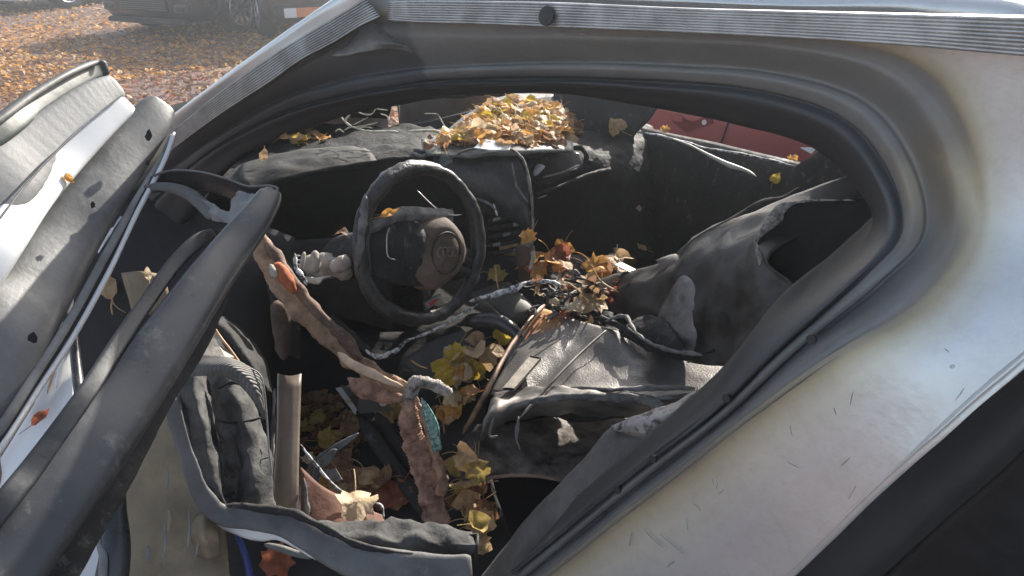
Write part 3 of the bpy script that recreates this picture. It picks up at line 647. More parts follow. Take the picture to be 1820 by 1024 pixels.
# ---- dashboard
def dash():
    rows = [
     [(300, 250, 2.30), (430, 236, 2.30), (560, 222, 2.32), (700, 224, 2.30), (800, 226, 2.32), (900, 205, 2.42), (1000, 205, 2.5), (1090, 200, 2.6), (1160, 225, 2.6)],
     [(300, 290, 2.05), (430, 276, 2.05), (560, 254, 2.10), (700, 250, 2.12), (800, 258, 2.12), (900, 262, 2.15), (1000, 258, 2.22), (1090, 250, 2.35), (1160, 250, 2.45)],
     [(300, 330, 1.85), (430, 325, 1.82), (560, 298, 1.88), (700, 275, 1.95), (800, 275, 1.98), (900, 285, 2.0), (1000, 275, 2.10), (1090, 285, 2.25), (1160, 300, 2.4)],
     [(300, 370, 1.84), (430, 352, 1.82), (560, 318, 1.88), (700, 300, 1.95), (800, 300, 1.98), (900, 310, 2.0), (1000, 315, 2.10), (1090, 330, 2.25), (1160, 340, 2.4)],
     [(300, 450, 1.93), (430, 430, 1.95), (560, 410, 2.02), (700, 400, 2.05), (800, 395, 2.06), (900, 390, 2.05), (1000, 395, 2.18), (1090, 400, 2.32), (1160, 410, 2.42)],
     [(300, 560, 1.95), (430, 560, 2.0), (560, 560, 2.1), (700, 530, 2.15), (800, 500, 2.15), (900, 470, 2.12), (1000, 450, 2.22), (1090, 455, 2.34), (1160, 460, 2.42)]]
    o = sheet('dashboard', rows, mat('dash_char', (.005, .005, .005), (.017, .016, .015), rough=.65, rough2=.9, sc=22, bump=1, bsc=60, spec=.3), BC, n=8, nv=8, thick=.02, amp=.012, sc=14, crease=.007, csc=30)
    sheet('ashy_dash_top', [[(430, 290, 1.93), (500, 272, 1.94), (580, 262, 1.96), (650, 262, 2.02)],
        [(425, 312, 1.82), (500, 295, 1.84), (580, 278, 1.88), (660, 272, 1.93)],
        [(440, 335, 1.78), (510, 316, 1.80), (590, 298, 1.84), (670, 285, 1.88)]], mat('ash_film', (.012, .011, .009), (.04, .036, .03), rough=.75, sc=22, bump=.4), o, n=7, thick=.006, amp=.006, sc=20)
    # instrument hood sheet: big sagging sheet with a bright melted rim
    sheet('sagging_screen', [[(785, 258, 1.93), (840, 262, 1.92), (900, 265, 1.90), (925, 290, 1.88), (940, 330, 1.87)],
        [(770, 290, 1.90), (830, 300, 1.88), (885, 310, 1.86), (915, 335, 1.86), (940, 370, 1.86)],
        [(800, 330, 1.90), (850, 345, 1.88), (890, 360, 1.87), (920, 380, 1.87), (944, 410, 1.87)],
        [(840, 375, 1.93), (870, 382, 1.92), (900, 388, 1.90), (925, 405, 1.90), (946, 450, 1.90)]], mat('melted_screen', (.02, .021, .022), (.05, .052, .05), rough=.28, rough2=.6, sc=40, bump=.5, bsc=90), o, n=7, thick=.004, amp=.006, sc=22)
    tube('melted_rim', [(735, 272, 1.95, 5), (750, 278, 1.92, 7), (775, 268, 1.93, 6), (800, 280, 1.88, 4), (825, 268, 1.88, 5), (870, 262, 1.89, 4), (905, 265, 1.88, 5), (930, 285, 1.87, 5), (942, 330, 1.86, 6), (946, 370, 1.86, 5), (947, 410, 1.86, 5), (945, 448, 1.86, 3)], ASH, o, amp=.002, sc=120)
    tube('melted_drip', [(910, 290, 1.86, 4), (918, 330, 1.85, 5), (938, 360, 1.85, 4)], ASH, o, amp=.0015, sc=120)
    tube('melted_drip', [(845, 352, 1.86, 3), (868, 362, 1.85, 5), (886, 378, 1.85, 3)], ASH, o, amp=.0015, sc=120)
    tube('melted_drip', [(877, 362, 1.85, 3), (884, 384, 1.85, 4)], GLW, o)
    plate('glass_flap', [(783, 250, 1.86), (792, 246, 1.86), (797, 272, 1.84), (805, 288, 1.83), (788, 297, 1.82), (781, 285, 1.83), (784, 268, 1.84)], GLS, o)
    # air vent: deep oval socket with frame and chrome lip
    v = sheet('air_vent', [[(955, 300, 2.06), (975, 283, 2.06), (1005, 270, 2.08), (1030, 272, 2.10)],
        [(950, 312, 2.05), (980, 300, 2.05), (1010, 290, 2.07), (1036, 288, 2.10)], [(958, 322, 2.04), (985, 316, 2.05), (1012, 306, 2.07), (1035, 300, 2.10)]],
        mat('vent_inner', (.05, .04, .04), (.10, .075, .07), rough=.4, sc=20), o, n=6, thick=.01)
    tube('vent_frame', [(945, 320, 2.0, 9), (946, 300, 2.0, 8), (965, 281, 2.02, 9), (1000, 266, 2.04, 10), (1032, 264, 2.06, 9), (1042, 282, 2.06, 9), (1030, 300, 2.05, 8), (990, 316, 2.02, 9), (955, 326, 2.0, 8), (945, 320, 2.0, 8)], CH, v, amp=.003, sc=70)
    tube('vent_blade', [(965, 315, 2.01, 4), (1000, 306, 2.02, 4), (1030, 293, 2.04, 4)], METL, v, seg=8)
    tube('vent_blade', [(948, 312, 2.00, 10), (956, 300, 2.01, 16), (968, 296, 2.02, 6)], GLW, v, seg=10)
    tube('chrome_sliver', [(955, 353, 2.0, 2), (972, 347, 2.0, 3)], METL, o, seg=6)
    tube('passenger_dash_lip', [(950, 345, 2.02, 7), (1000, 330, 2.06, 8), (1050, 310, 2.12, 8), (1085, 300, 2.2, 8)], CH, o, amp=.003)
    # centre stack switch rows
    for k in range(5):
        y = 385+k*15
        st = tube('switch_row', [(868-k, y+8, 1.93, 9), (900, y+2, 1.92, 8), (944, y-8, 1.92, 9)], CHS, o, seg=8, amp=.002, sc=60)
        for q in range(4):
            x = 876+q*18; plate('switch', [(x, y+3-q*3, 1.90), (x+13, y+0-q*3, 1.90), (x+13, y+6-q*3, 1.90), (x, y+9-q*3, 1.90)], CHS if (k+q) % 3 else ASH, st, thick=.008)
    return o
DA = dash()
# ---- windscreen glass slab lying over the cowl, leaves on it
WG = sheet('windscreen_slab', [[(748, 246, 2.0), (790, 232, 2.06), (850, 190, 2.25), (905, 168, 2.4), (985, 168, 2.5)],
      [(752, 262, 1.92), (800, 262, 1.93), (850, 240, 2.0), (920, 215, 2.1), (1010, 215, 2.2)],
      [(762, 272, 1.88), (810, 276, 1.87), (860, 276, 1.86), (930, 272, 1.88), (1020, 268, 1.98)]], mat('glass_slab', (.05, .052, .048), (.16, .165, .15), rough=.5, sc=30), BC, n=7, thick=.006, amp=.006, sc=12)
tag(WG, 'sagging shattered windscreen glass lying on the dashboard under leaves')
plate('glass_patch', [(842, 262, 1.83), (860, 247, 1.87), (880, 250, 1.86), (908, 255, 1.85), (906, 266, 1.82), (870, 266, 1.81)], GLW, WG)

# ---- steering wheel
def steering():
    c = P(752, 437, 1.56); e = empty('steering_wheel', c-Vector((.5, 0, 0))); e.parent = BC
    n = (.735*R-.085*U-.672*F).normalized(); up = (U-n*U.dot(n)).normalized()
    up = (up+.10*n.cross(up)*-1).normalized(); up = (up-n*up.dot(n)).normalized(); rt = up.cross(n)
    if rt.dot(R) < 0: rt = -rt
    def W(a, b, d=0): return c+rt*a+up*b+n*d
    RA = .163
    vs, fs, at = [], [], []; NS, MS = 96, 16
    for i in range(NS):
        th = 2*math.pi*i/NS; rad = RA*(1-.055*max(0, -math.sin(th))**6)
        cc = W(rad*math.cos(th)*1.0, rad*math.sin(th)*1.0)
        out = (cc-c).normalized()
        tr = .0155+.002*math.sin(3*th+1)
        for k in range(MS):
            a = 2*math.pi*k/MS; nn = out*math.cos(a)+n*math.sin(a); v = cc+nn*tr
            v += nn*(.0030*fbm(v, 45)+.0022*fbm(v, 150)); vs.append(v)
    for i in range(NS):
        for k in range(MS):
            i2 = (i+1) % NS; k2 = (k+1) % MS; fs.append((i*MS+k, i2*MS+k, i2*MS+k2, i*MS+k2))
    RIMM = mat('burnt_rim', (.010, .0095, .009), (.045, .042, .039), rough=.34, rough2=.62, sc=50, bump=1, bsc=110, ramp=(.4, .7), spec=.6)
    link('rim', vs, fs, RIMM, e)
    # bare steel core exposed at the left
    for b0, b1, wd in ((.045, .02, .02), (.02, -.05, .016)):
        tube('rim_blister', [(*W(-.168, b0+.03, .010), .003), (*W(-.17, b0, .014), .008), (*W(-.168, b1, .012), .006), (*W(-.163, b1-.02, .008), .003)], ASH, e, world=True, amp=.004, sc=90)
    # hub: domed airbag cover with ring and emblem
    vs, fs = [], []; prof = [(0, .052), (.02, .052), (.034, .050), (.038, .047), (.041, .049), (.052, .044), (.064, .034), (.072, .016), (.074, -.015), (.065, -.045)]
    NS = 40; off = (.022, -.010)
    for i in range(NS):
        th = 2*math.pi*i/NS
        for (r0, h) in prof:
            k = 1+.10*math.cos(2*th) if r0 > .045 else 1
            v = W(off[0]+r0*k*math.cos(th)*1.0, off[1]+r0*math.sin(th)*1.12, h+.004*math.sin(2*th))
            if r0 > .045: v += n*.004*fbm(v, 30)
            vs.append(v)
    m = len(prof)
    for i in range(NS):
        i2 = (i+1) % NS
        for k in range(m-1): fs.append((i*m+k, i*m+k+1, i2*m+k+1, i2*m+k))
    hub = link('airbag_cover', vs, fs, HUB, e)
    ring = [(*W(off[0]+.039*math.cos(t), off[1]+.0437*math.sin(t), .051), .0018) for t in [k*math.pi/12 for k in range(25)]]
    tube('cover_ring', ring, mat('ring_dark', (.02, .016, .014), rough=.6), e, world=True, seg=6, cap=False, n=2)
    EM = mat('emblem', (.20, .16, .14), rough=.35, metal=.6)
    for k in range(4):                                             # four interlocked rings
        cx = off[0]-.0195+.013*k; cy = off[1]-.001+.0026*k
        if k == 0: em = hub
        tube('emblem_ring', [(*W(cx+.0088*math.cos(t), cy+.0098*math.sin(t), .0540), .0012) for t in [q*math.pi/8 for q in range(17)]], EM, e, world=True, seg=5, cap=False, n=2)
    tube('hub_body', [(*W(-.005, -.015, -.05), .05), (*W(-.02, -.012, -.01), .062), (*W(0, -.012, .01), .05)], CHS, e, world=True, amp=.004)
    # left side: brown lower housing
    WP = lambda L_: [tuple(W(*q)) for q in L_]
    sheet('lower_cover', [WP([(-.135, .045, .0), (-.08, .05, .012), (-.03, .04, .02)]), WP([(-.135, -.02, .0), (-.08, -.02, .022), (-.02, -.03, .03)]), WP([(-.115, -.08, -.005), (-.06, -.09, .01), (0, -.085, .02)])], CHS, e, n=7, world=True, thick=.02, amp=.004, sc=30)
    sheet('upper_spoke', [WP([(-.15, .025, .004), (-.09, .066, .012), (-.02, .078, .014), (.05, .088, .004), (.075, .092, -.01)]), WP([(-.148, .012, .012), (-.09, .052, .022), (-.02, .064, .024), (.05, .074, .012), (.08, .08, -.006)]), WP([(-.145, .0, .006), (-.09, .036, .016), (-.02, .048, .018), (.05, .06, .008), (.085, .066, -.01)])], ASH, e, n=6, world=True, thick=.008, amp=.003, sc=60)
    for a in ((.06, .0), (.05, .02), (.056, -.03)):
        tube('switch_stub', [(*W(a[0]+.02, a[1], .01), .006), (*W(.10, a[1]*.9-.01, .004), .012), (*W(.155, a[1]*.8-.02, 0), .009)], CHS, e, world=True, amp=.003)
    tube('spoke', [(*W(.02, -.06, .0), .010), (*W(.03, -.10, .0), .009), (*W(.035, -.15, 0), .009)], CHS, e, world=True, amp=.002)
    b = empty('x'); bpy.data.objects.remove(b)
    bt = plate('trim_badge', WP([(.012, -.118, .016), (.052, -.096, .016), (.056, -.104, .018), (.020, -.132, .018)]), METL, e, world=True, thick=.006)
    plate('red_inlay', WP([(.022, -.118, .018), (.044, -.106, .018), (.046, -.110, .019), (.025, -.124, .019)]), mat('badge_red', (.35, .03, .03), rough=.4), bt, world=True, thick=.002)
    tube('bent_wire', [(*W(-.02, .115, -.02), .0012), (*W(.02, .085, 0), .0014), (*W(.055, .056+.02, .012), .0014), (*W(.09, .082, .01), .001)], METL, e, world=True, seg=6)
    tube('wheel_slot', [(*W(-.118, .02, .03), .0015), (*W(-.122, .0, .032), .0015), (*W(-.112, -.035, .03), .0015), (*W(-.09, -.04, .032), .0012)], METL, e, world=True, seg=6, n=4)
    # column
    tube('column', [(*W(0, -.01, -.03), .05), (*W(0, -.02, -.14), .055), (*W(.0, -.05, -.34), .05)], CHS, e, world=True, amp=.006)
steering()

# stalk and ignition parts
def stalks():
    o = tube('stalk_cluster', [(540, 470, 1.72, 34), (575, 472, 1.70, 44), (600, 478, 1.68, 36), (622, 482, 1.66, 26)], BEIGE, BC, amp=.008, sc=45)
    tube('stalk_rib', [(541, 448, 1.66, 7), (538, 465, 1.655, 9), (534, 482, 1.65, 7)], BEIGE, o, amp=.001)
    tube('stalk_rib', [(560, 446, 1.65, 16), (561, 465, 1.645, 20), (558, 486, 1.64, 16)], BEIGE, o, amp=.003)
    for k in range(3): tube('connector_pin', [(522, 455+k*8, 1.66, 4), (534, 455+k*8, 1.66, 4)], BEIGE, o, seg=6)
    tube('lock_barrel', [(592, 476, 1.64, 22), (606, 470, 1.62, 30), (618, 466, 1.61, 30)], BEIGE, o, amp=.003)
    tube('char_tendril', [(524, 450, 1.62, 6), (526, 475, 1.61, 8), (536, 490, 1.6, 9), (546, 507, 1.6, 6)], WHTASH, o, amp=.002, sc=90)
    sheet('stalk_flap', [[(535, 490, 1.63), (560, 492, 1.62), (590, 490, 1.62)], [(540, 500, 1.62), (565, 505, 1.60), (572, 495, 1.61)]], BEIGE, o, n=5, amp=.003, thick=.003)
    # dark steering column shroud remains
    sheet('knee_panel', [[(500, 430, 1.78), (560, 425, 1.80), (620, 420, 1.82), (700, 420, 1.9)], [(500, 480, 1.76), (560, 490, 1.80), (620, 500, 1.82), (700, 500, 1.9)], [(520, 560, 1.80), (570, 560, 1.84), (630, 570, 1.86), (700, 590, 1.9)]], CH, BC, n=7, thick=.01, amp=.012, sc=14)
stalks()

# ---- driver seat
def seat():
    def Z(px, py, z): return (px, py, TZ(px, py, z))
    rows = [
     [Z(962, 548, .72), Z(1000, 562, .74), Z(1040, 575, .75), Z(1080, 585, .76), Z(1130, 600, .76), Z(1200, 628, .76), Z(1300, 640, .78)],
     [Z(930, 590, .715), Z(985, 600, .74), Z(1020, 612, .735), Z(1065, 625, .75), Z(1130, 640, .765), Z(1205, 655, .76), Z(1290, 680, .78)],
     [Z(903, 635, .71), Z(950, 640, .73), Z(1000, 650, .725), Z(1050, 655, .745), Z(1130, 668, .76), Z(1200, 680, .755), Z(1280, 710, .78)],
     [Z(872, 700, .70), Z(910, 700, .715), Z(945, 698, .715), Z(1010, 688, .745), Z(1090, 690, .76), Z(1170, 695, .76), Z(1250, 740, .78)]]
    def wear_tone(u, v):
        w_ = .5+.25*math.sin(u*7+v*3)*.4
        e = max(0, 1-((u*6)**2*.55+(v*3)**2*.6)); w_ += e*.6
        return min(1, w_)
    s = sheet('driver_seat', rows, SEATM, BC, n=9, nv=9, thick=.006, amp=.006, sc=10, crease=.005, csc=7, wear_tone=wear_tone)
    s['label'] = 'burnt bare driver seat cushion of grey steel with a rusty front corner'
    # front edge bent strip, rusty
    tube('cushion_edge', [(968, 542, 1.82, 9), (945, 566, 1.74, 8), (915, 605, 1.66, 8), (888, 650, 1.58, 9), (862, 700, 1.5, 10), (840, 742, 1.46, 10), (822, 772, 1.43, 9)], mat('edge_rust', (.03, .022, .02), (.20, .11, .065), rough=.5, metal=.3, sc=18, ramp=(.4, .62)), s, flat=.5, amp=.0012)
    tube('cushion_edge', [(975, 556, 1.80, 6), (950, 580, 1.74, 5), (930, 608, 1.69, 3)], RUST, s, flat=.5, amp=.0012)
    # roll fold along the front, deep hollow under it
    sheet('cushion_roll', [
      [Z(880, 700, .705), Z(930, 690, .72), Z(990, 686, .745), (1080, 686, 1.50), (1160, 688, 1.46), (1235, 688, 1.40)],
      [(868, 728, 1.44), (925, 704, 1.50), (985, 699, 1.48), (1080, 699, 1.45), (1160, 701, 1.42), (1235, 694, 1.37)],
      [(862, 756, 1.42), (905, 728, 1.47), (960, 714, 1.47), (1070, 714, 1.44), (1150, 716, 1.41), (1228, 704, 1.36)],
      [(858, 785, 1.44), (890, 760, 1.50), (945, 742, 1.54), (1060, 740, 1.53), (1150, 742, 1.50), (1215, 730, 1.44)]], ASHM, s, n=8, thick=.004, amp=.006, sc=20, crease=.003, csc=20)
    tube('bent_fold', [(940, 716, 1.44, 14), (1000, 706, 1.43, 15), (1070, 706, 1.42, 16), (1140, 708, 1.40, 20), (1170, 722, 1.38, 20), (1190, 738, 1.37, 12)], ASH, s, amp=.004, sc=45)
    tube('bent_fold', [(1080, 694, 1.42, 7), (1140, 690, 1.41, 10), (1190, 690, 1.39, 9), (1240, 690, 1.36, 5)], ASH, s, amp=.003, sc=60)
    # front valance
    sheet('front_valance', [
      [(848, 755, 1.46), (900, 752, 1.52), (960, 745, 1.58), (1060, 745, 1.58), (1150, 742, 1.55), (1215, 735, 1.5)],
      [(822, 785, 1.43), (880, 790, 1.46), (950, 790, 1.50), (1040, 790, 1.50), (1120, 790, 1.46), (1180, 790, 1.42)],
      [(812, 820, 1.41), (865, 825, 1.42), (930, 830, 1.43), (1010, 830, 1.42), (1070, 830, 1.39), (1140, 830, 1.35)],
      [(822, 855, 1.40), (860, 852, 1.40), (920, 846, 1.41), (985, 852, 1.40), (1040, 862, 1.37), (1100, 880, 1.33)]], mat('valance_char', (.035, .028, .024), (.22, .185, .16), rough=.5, rough2=.75, metal=.2, sc=18, bump=.9, bsc=90, ramp=(.4, .7)), s, n=9, thick=.004, amp=.009, sc=16, crease=.005, csc=22)
    tube('valance_hem', [(800, 862, 1.41, 3), (840, 856, 1.39, 6), (880, 848, 1.39, 6), (920, 845, 1.395, 6), (960, 847, 1.39, 6), (1000, 855, 1.385, 5)], mat('hem_rust', (.10, .06, .045), (.26, .16, .11), rough=.5, sc=20), s, flat=.5)
    tube('valance_wrinkle', [(878, 742, 1.42, 4), (870, 775, 1.41, 7), (885, 775, 1.41, 5)], ASH, s, amp=.003)
    tube('valance_wrinkle', [(922, 740, 1.44, 4), (918, 775, 1.43, 6), (924, 800, 1.42, 4)], ASH, s, amp=.003)
    # raised slot plate
    zz = .752
    plate('slot_plate', [Z(914, 690, zz-.012), Z(893, 690, zz-.016), Z(940, 634, zz-.005), Z(961, 636, zz)], BEIGE, s, thick=.006)
    tube('slot_end', [(941, 633, 1.50, 4), (961, 637, 1.50, 4)], CHD, s, seg=6); tube('slot_end', [(893, 691, 1.44, 5), (914, 692, 1.44, 5)], CHD, s, seg=6)
    tube('cushion_crease', [(1080, 585, TZ(1080, 585, .775), 4), (1035, 625, TZ(1035, 625, .765), 5), (990, 670, TZ(990, 670, .755), 5), (925, 742, 1.44, 7)], ASHM, s, flat=.6)
    # seat back: torn cover sheets
    b = sheet('seat_back', [
      [(985, 512, 1.98), (1080, 490, 1.90), (1180, 462, 1.76), (1240, 420, 1.66), (1310, 385, 1.56), (1410, 345, 1.46), (1580, 290, 1.32)],
      [(1000, 535, 1.93), (1085, 520, 1.82), (1170, 492, 1.68), (1235, 465, 1.56), (1300, 425, 1.48), (1385, 378, 1.42), (1580, 340, 1.32)],
      [(1060, 548, 1.88), (1110, 540, 1.78), (1165, 530, 1.66), (1225, 510, 1.54), (1290, 470, 1.44), (1345, 428, 1.38), (1370, 450, 1.32)],
      [(1100, 560, 1.80), (1140, 560, 1.72), (1180, 560, 1.62), (1235, 555, 1.50), (1300, 530, 1.40), (1350, 500, 1.32), (1420, 520, 1.24)],
      [(1130, 590, 1.72), (1170, 600, 1.64), (1210, 605, 1.56), (1260, 605, 1.46), (1310, 595, 1.36), (1345, 590, 1.28), (1420, 560, 1.20)],
      [(1150, 620, 1.66), (1190, 632, 1.58), (1230, 645, 1.50), (1270, 650, 1.42), (1300, 650, 1.34), (1330, 650, 1.27), (1400, 640, 1.20)]],
      mat('seat_back_char', (.025, .023, .021), (.10, .092, .085), rough=.36, rough2=.6, metal=.35, sc=11, bump=.6, bsc=220), s, n=9, nv=8, thick=.004, amp=.006, sc=9, crease=.006, csc=11)
    sheet('torn_fold', [[(1158, 580, 1.62), (1184, 530, 1.60), (1210, 492, 1.58), (1238, 486, 1.56), (1278, 496, 1.50)],
        [(1178, 588, 1.57), (1205, 548, 1.545), (1226, 514, 1.535), (1250, 508, 1.52), (1276, 512, 1.485)],
        [(1200, 612, 1.53), (1226, 582, 1.505), (1245, 555, 1.495), (1264, 540, 1.48), (1280, 530, 1.465)],
        [(1222, 645, 1.50), (1246, 624, 1.49), (1266, 600, 1.47), (1276, 570, 1.46), (1290, 540, 1.45)]], ASHM, b, n=7, thick=.004, amp=.003, sc=30, crease=.002, csc=30)
    sheet('torn_fold', [[(1165, 462, 1.76), (1200, 452, 1.70), (1240, 460, 1.62)], [(1180, 482, 1.70), (1215, 470, 1.62), (1252, 478, 1.55)], [(1200, 500, 1.63), (1235, 492, 1.55), (1264, 506, 1.50)]], ASHM, b, n=6, thick=.003, amp=.004, sc=20)
    sheet('torn_fold', [[(1090, 590, 1.66), (1150, 562, 1.62), (1190, 575, 1.56)], [(1120, 605, 1.60), (1165, 590, 1.54), (1205, 600, 1.50)], [(1150, 625, 1.55), (1190, 622, 1.50), (1225, 628, 1.46)]], CHS, b, n=7, thick=.004, amp=.008, sc=18)
    tube('ash_seam', [(1075, 572, 1.66, 4), (1110, 562, 1.64, 8), (1130, 590, 1.56, 5), (1160, 612, 1.52, 6), (1195, 624, 1.48, 7), (1225, 628, 1.45, 8), (1250, 632, 1.42, 6)], ASH, b, amp=.003, sc=70)
    tube('ash_seam', [(1000, 580, 1.74, 4), (1060, 565, 1.72, 7), (1110, 585, 1.62, 12), (1150, 610, 1.56, 14), (1215, 636, 1.5, 8), (1270, 622, 1.42, 6)], CH, b, amp=.005, sc=60)
    tube('back_edge', [(1190, 462, 1.72, 3), (1240, 420, 1.64, 3), (1300, 388, 1.55, 4), (1352, 358, 1.48, 5), (1390, 350, 1.44, 3), (1420, 332, 1.40, 2)], ASH, b, seg=8)
    # headrest-side shell with ragged bright torn edge
    sh = sheet('back_shell', [
      [(1345, 432, 1.36), (1390, 368, 1.34), (1450, 356, 1.30), (1640, 350, 1.18)],
      [(1370, 470, 1.34), (1420, 440, 1.32), (1480, 420, 1.27), (1570, 400, 1.20)],
      [(1400, 500, 1.30), (1440, 500, 1.27), (1490, 480, 1.22), (1580, 450, 1.16)],
      [(1440, 525, 1.24), (1470, 540, 1.20), (1520, 520, 1.16), (1600, 500, 1.12)]], CHD, s, n=6, thick=.006, amp=.006)
    EDG = mat('ragged_edge', (.08, .075, .07), (.42, .40, .38), rough=.6, sc=120, bump=1, bsc=220)
    tube('torn_edge', [(1340, 432, 1.345, 4), (1358, 408, 1.34, 14), (1378, 388, 1.33, 26), (1388, 372, 1.33, 20), (1410, 361, 1.31, 7), (1450, 356, 1.29, 4), (1520, 356, 1.24, 3)], EDG, sh, flat=.4, amp=.002, sc=90)
    tube('torn_edge', [(1341, 430, 1.345, 4), (1350, 455, 1.335, 10), (1362, 478, 1.33, 18), (1380, 492, 1.31, 12), (1400, 502, 1.29, 5), (1430, 520, 1.25, 3)], EDG, sh, flat=.4, amp=.002, sc=90)
    # rail + base under the seat
    for (a, b2) in (((640, 745, 1.75), (775, 935, 1.55)), ((668, 735, 1.78), (800, 925, 1.58))):
        tube('seat_rail', [(a[0], a[1], a[2], 26), ((a[0]+b2[0])/2, (a[1]+b2[1])/2, (a[2]+b2[2])/2, 28), (b2[0], b2[1], b2[2], 32)], CHS, s, flat=.5, seg=8)
    return s
SEAT = seat()
# passenger seat remains: bare frame mostly dark behind
W3('passenger_seat', [[(x, y, z) for y in (-.17, -.35, -.58)] for x, z in ((.62, .58), (.3, .62), (.05, .6), (-.12, .9), (-.22, 1.12))], CHS, n=7, thick=.05, amp=.02, sc=8)

# ---- centre console
def console():
    c = sheet('centre_console', [
      [(830, 470, 2.0), (880, 460, 2.0), (950, 455, 2.02), (1030, 450, 2.1), (1110, 455, 2.1)],
      [(845, 510, 1.93), (900, 500, 1.95), (960, 500, 1.95), (1030, 500, 2.0), (1100, 500, 2.0)],
      [(870, 545, 1.88), (930, 548, 1.88), (985, 560, 1.86), (1040, 560, 1.86), (1090, 560, 1.85)],
      [(900, 590, 1.90), (950, 585, 1.86), (1000, 590, 1.83), (1060, 590, 1.80), (1110, 600, 1.78)]], CH, BC, n=9, thick=.02, amp=.02, sc=16, crease=.008, csc=26)
    # boxy housing left of console
    k = sheet('console_box', [[(838, 520, 1.84), (880, 505, 1.88), (905, 500, 1.90)], [(870, 545, 1.82), (915, 530, 1.85), (945, 540, 1.86)], [(905, 585, 1.80), (940, 560, 1.82), (952, 548, 1.84)]], mat('box_plastic', (.045, .04, .035), (.09, .08, .07), rough=.6, sc=20), c, n=3, thick=.02)
    sheet('console_box_side', [[(838, 523, 1.83), (872, 548, 1.81), (905, 588, 1.79)], [(845, 545, 1.84), (872, 572, 1.83), (898, 605, 1.81)]], mat('box_side', (.07, .06, .052), (.13, .115, .10), rough=.6, sc=20), c, n=3, thick=.01)
    tube('curved_duct', [(835, 572, 1.76, 20), (870, 568, 1.75, 26), (905, 582, 1.74, 26), (925, 605, 1.73, 20)], RUB, c, amp=.002)
    rr = random.Random(9)
    for i in range(26):                                             # burnt looms and fragments
        x, y = rr.uniform(960, 1070), rr.uniform(500, 575); t = 1.80
        pts = [(x, y, t, 4)]
        for q in range(3): x += rr.uniform(-22, 22); y += rr.uniform(-14, 14); pts.append((x, y, t-rr.uniform(0, .06), rr.uniform(3, 7)))
        tube('burnt_cable', pts, rr.choice([CH, CHS, CH, ASH]), c, seg=6, n=4, amp=.0015, sc=80)
    tube('ashy_cable', [(833, 536, 1.70, 4), (860, 528, 1.72, 7), (893, 520, 1.74, 10), (920, 508, 1.76, 7), (950, 500, 1.78, 6), (985, 502, 1.78, 6), (1003, 515, 1.78, 5)], WHTASH, c, amp=.003, sc=90)
    tube('ashy_cable', [(905, 520, 1.74, 6), (918, 516, 1.74, 7), (930, 503, 1.76, 4)], WHTASH, c, amp=.003, sc=90)
    tube('trim_sliver', [(995, 535, 1.80, 7), (1040, 512, 1.86, 9), (1100, 498, 1.9, 6)], mat('sliver_brown', (.10, .07, .05), (.2, .15, .11), rough=.5, sc=20), c, flat=.5)
    g = tube('gear_lever', [(933, 500, 1.90, 22), (932, 480, 1.88, 24), (932, 460, 1.86, 30), (934, 444, 1.85, 34), (935, 434, 1.85, 26)], mat('knob_brown', (.06, .035, .03), (.12, .075, .06), rough=.6, sc=20, bump=.5), c, amp=.003, sc=40)
    tube('knob_cap', [(924, 436, 1.83, 10), (936, 431, 1.83, 16), (947, 437, 1.83, 12)], ASH, g, amp=.002)
    tube('knob_drip', [(946, 446, 1.82, 6), (948, 458, 1.82, 9), (944, 470, 1.82, 5), (941, 480, 1.82, 3)], BEIGE, g, amp=.002)
    plate('white_tag', [(1094, 470, 1.86), (1104, 466, 1.88), (1132, 480, 1.86), (1122, 484, 1.84)], WHT, c)
    return c
console()

# ---- driver footwell bits
WELL = sheet('footwell_mat', [
   [(430, 600, 1.95), (560, 590, 2.05), (700, 590, 2.1), (800, 560, 2.1), (880, 560, 2.05)],
   [(480, 700, 1.95), (580, 690, 1.98), (700, 680, 1.96), (800, 640, 1.94), (900, 620, 1.9)],
   [(500, 800, 1.78), (600, 790, 1.80), (700, 780, 1.78), (780, 760, 1.74), (850, 750, 1.68)],
   [(480, 950, 1.60), (600, 950, 1.60), (720, 950, 1.56), (820, 950, 1.52), (900, 940, 1.50)],
   [(500, 1060, 1.5), (620, 1060, 1.5), (740, 1060, 1.46), (850, 1060, 1.42), (950, 1050, 1.42)]], CHD, BC, n=7, thick=.02, amp=.015, sc=12)
sheet('floor_board', [[(715, 640, 1.78), (770, 605, 1.80), (830, 585, 1.82)], [(745, 670, 1.74), (800, 640, 1.76), (862, 612, 1.78)], [(780, 695, 1.70), (840, 660, 1.72), (892, 632, 1.74)]], mat('board_grey', (.035, .035, .035), (.065, .063, .06), rough=.7, sc=16), BC, n=4, thick=.012)
tube('ash_rope', [(650, 622, 1.66, 5), (668, 634, 1.64, 7), (690, 630, 1.64, 9), (706, 622, 1.64, 8), (722, 606, 1.65, 4), (750, 596, 1.66, 5), (790, 578, 1.68, 5), (850, 540, 1.70, 3)], WHTASH, BC, amp=.003, sc=90)
tube('dark_hose', [(590, 560, 1.74, 14), (625, 600, 1.70, 16), (655, 625, 1.67, 12), (668, 634, 1.66, 8)], CH, BC, amp=.004)
for (pts, mm, nm) in (([(596, 690), (632, 738), (640, 700), (625, 684)], FAB, 'torn_card'), ([(604, 684), (680, 700), (700, 730), (640, 735)], mat('card2', (.05, .045, .04), rough=.8), 'torn_card')):
    plate(nm, [(x, y, 1.70) for x, y in pts], mm, BC)
plate('white_flake', [(674, 712, 1.66), (682, 709, 1.66), (690, 716, 1.65), (682, 722, 1.65), (675, 720, 1.65)], BEIGE, BC, bow=.002)

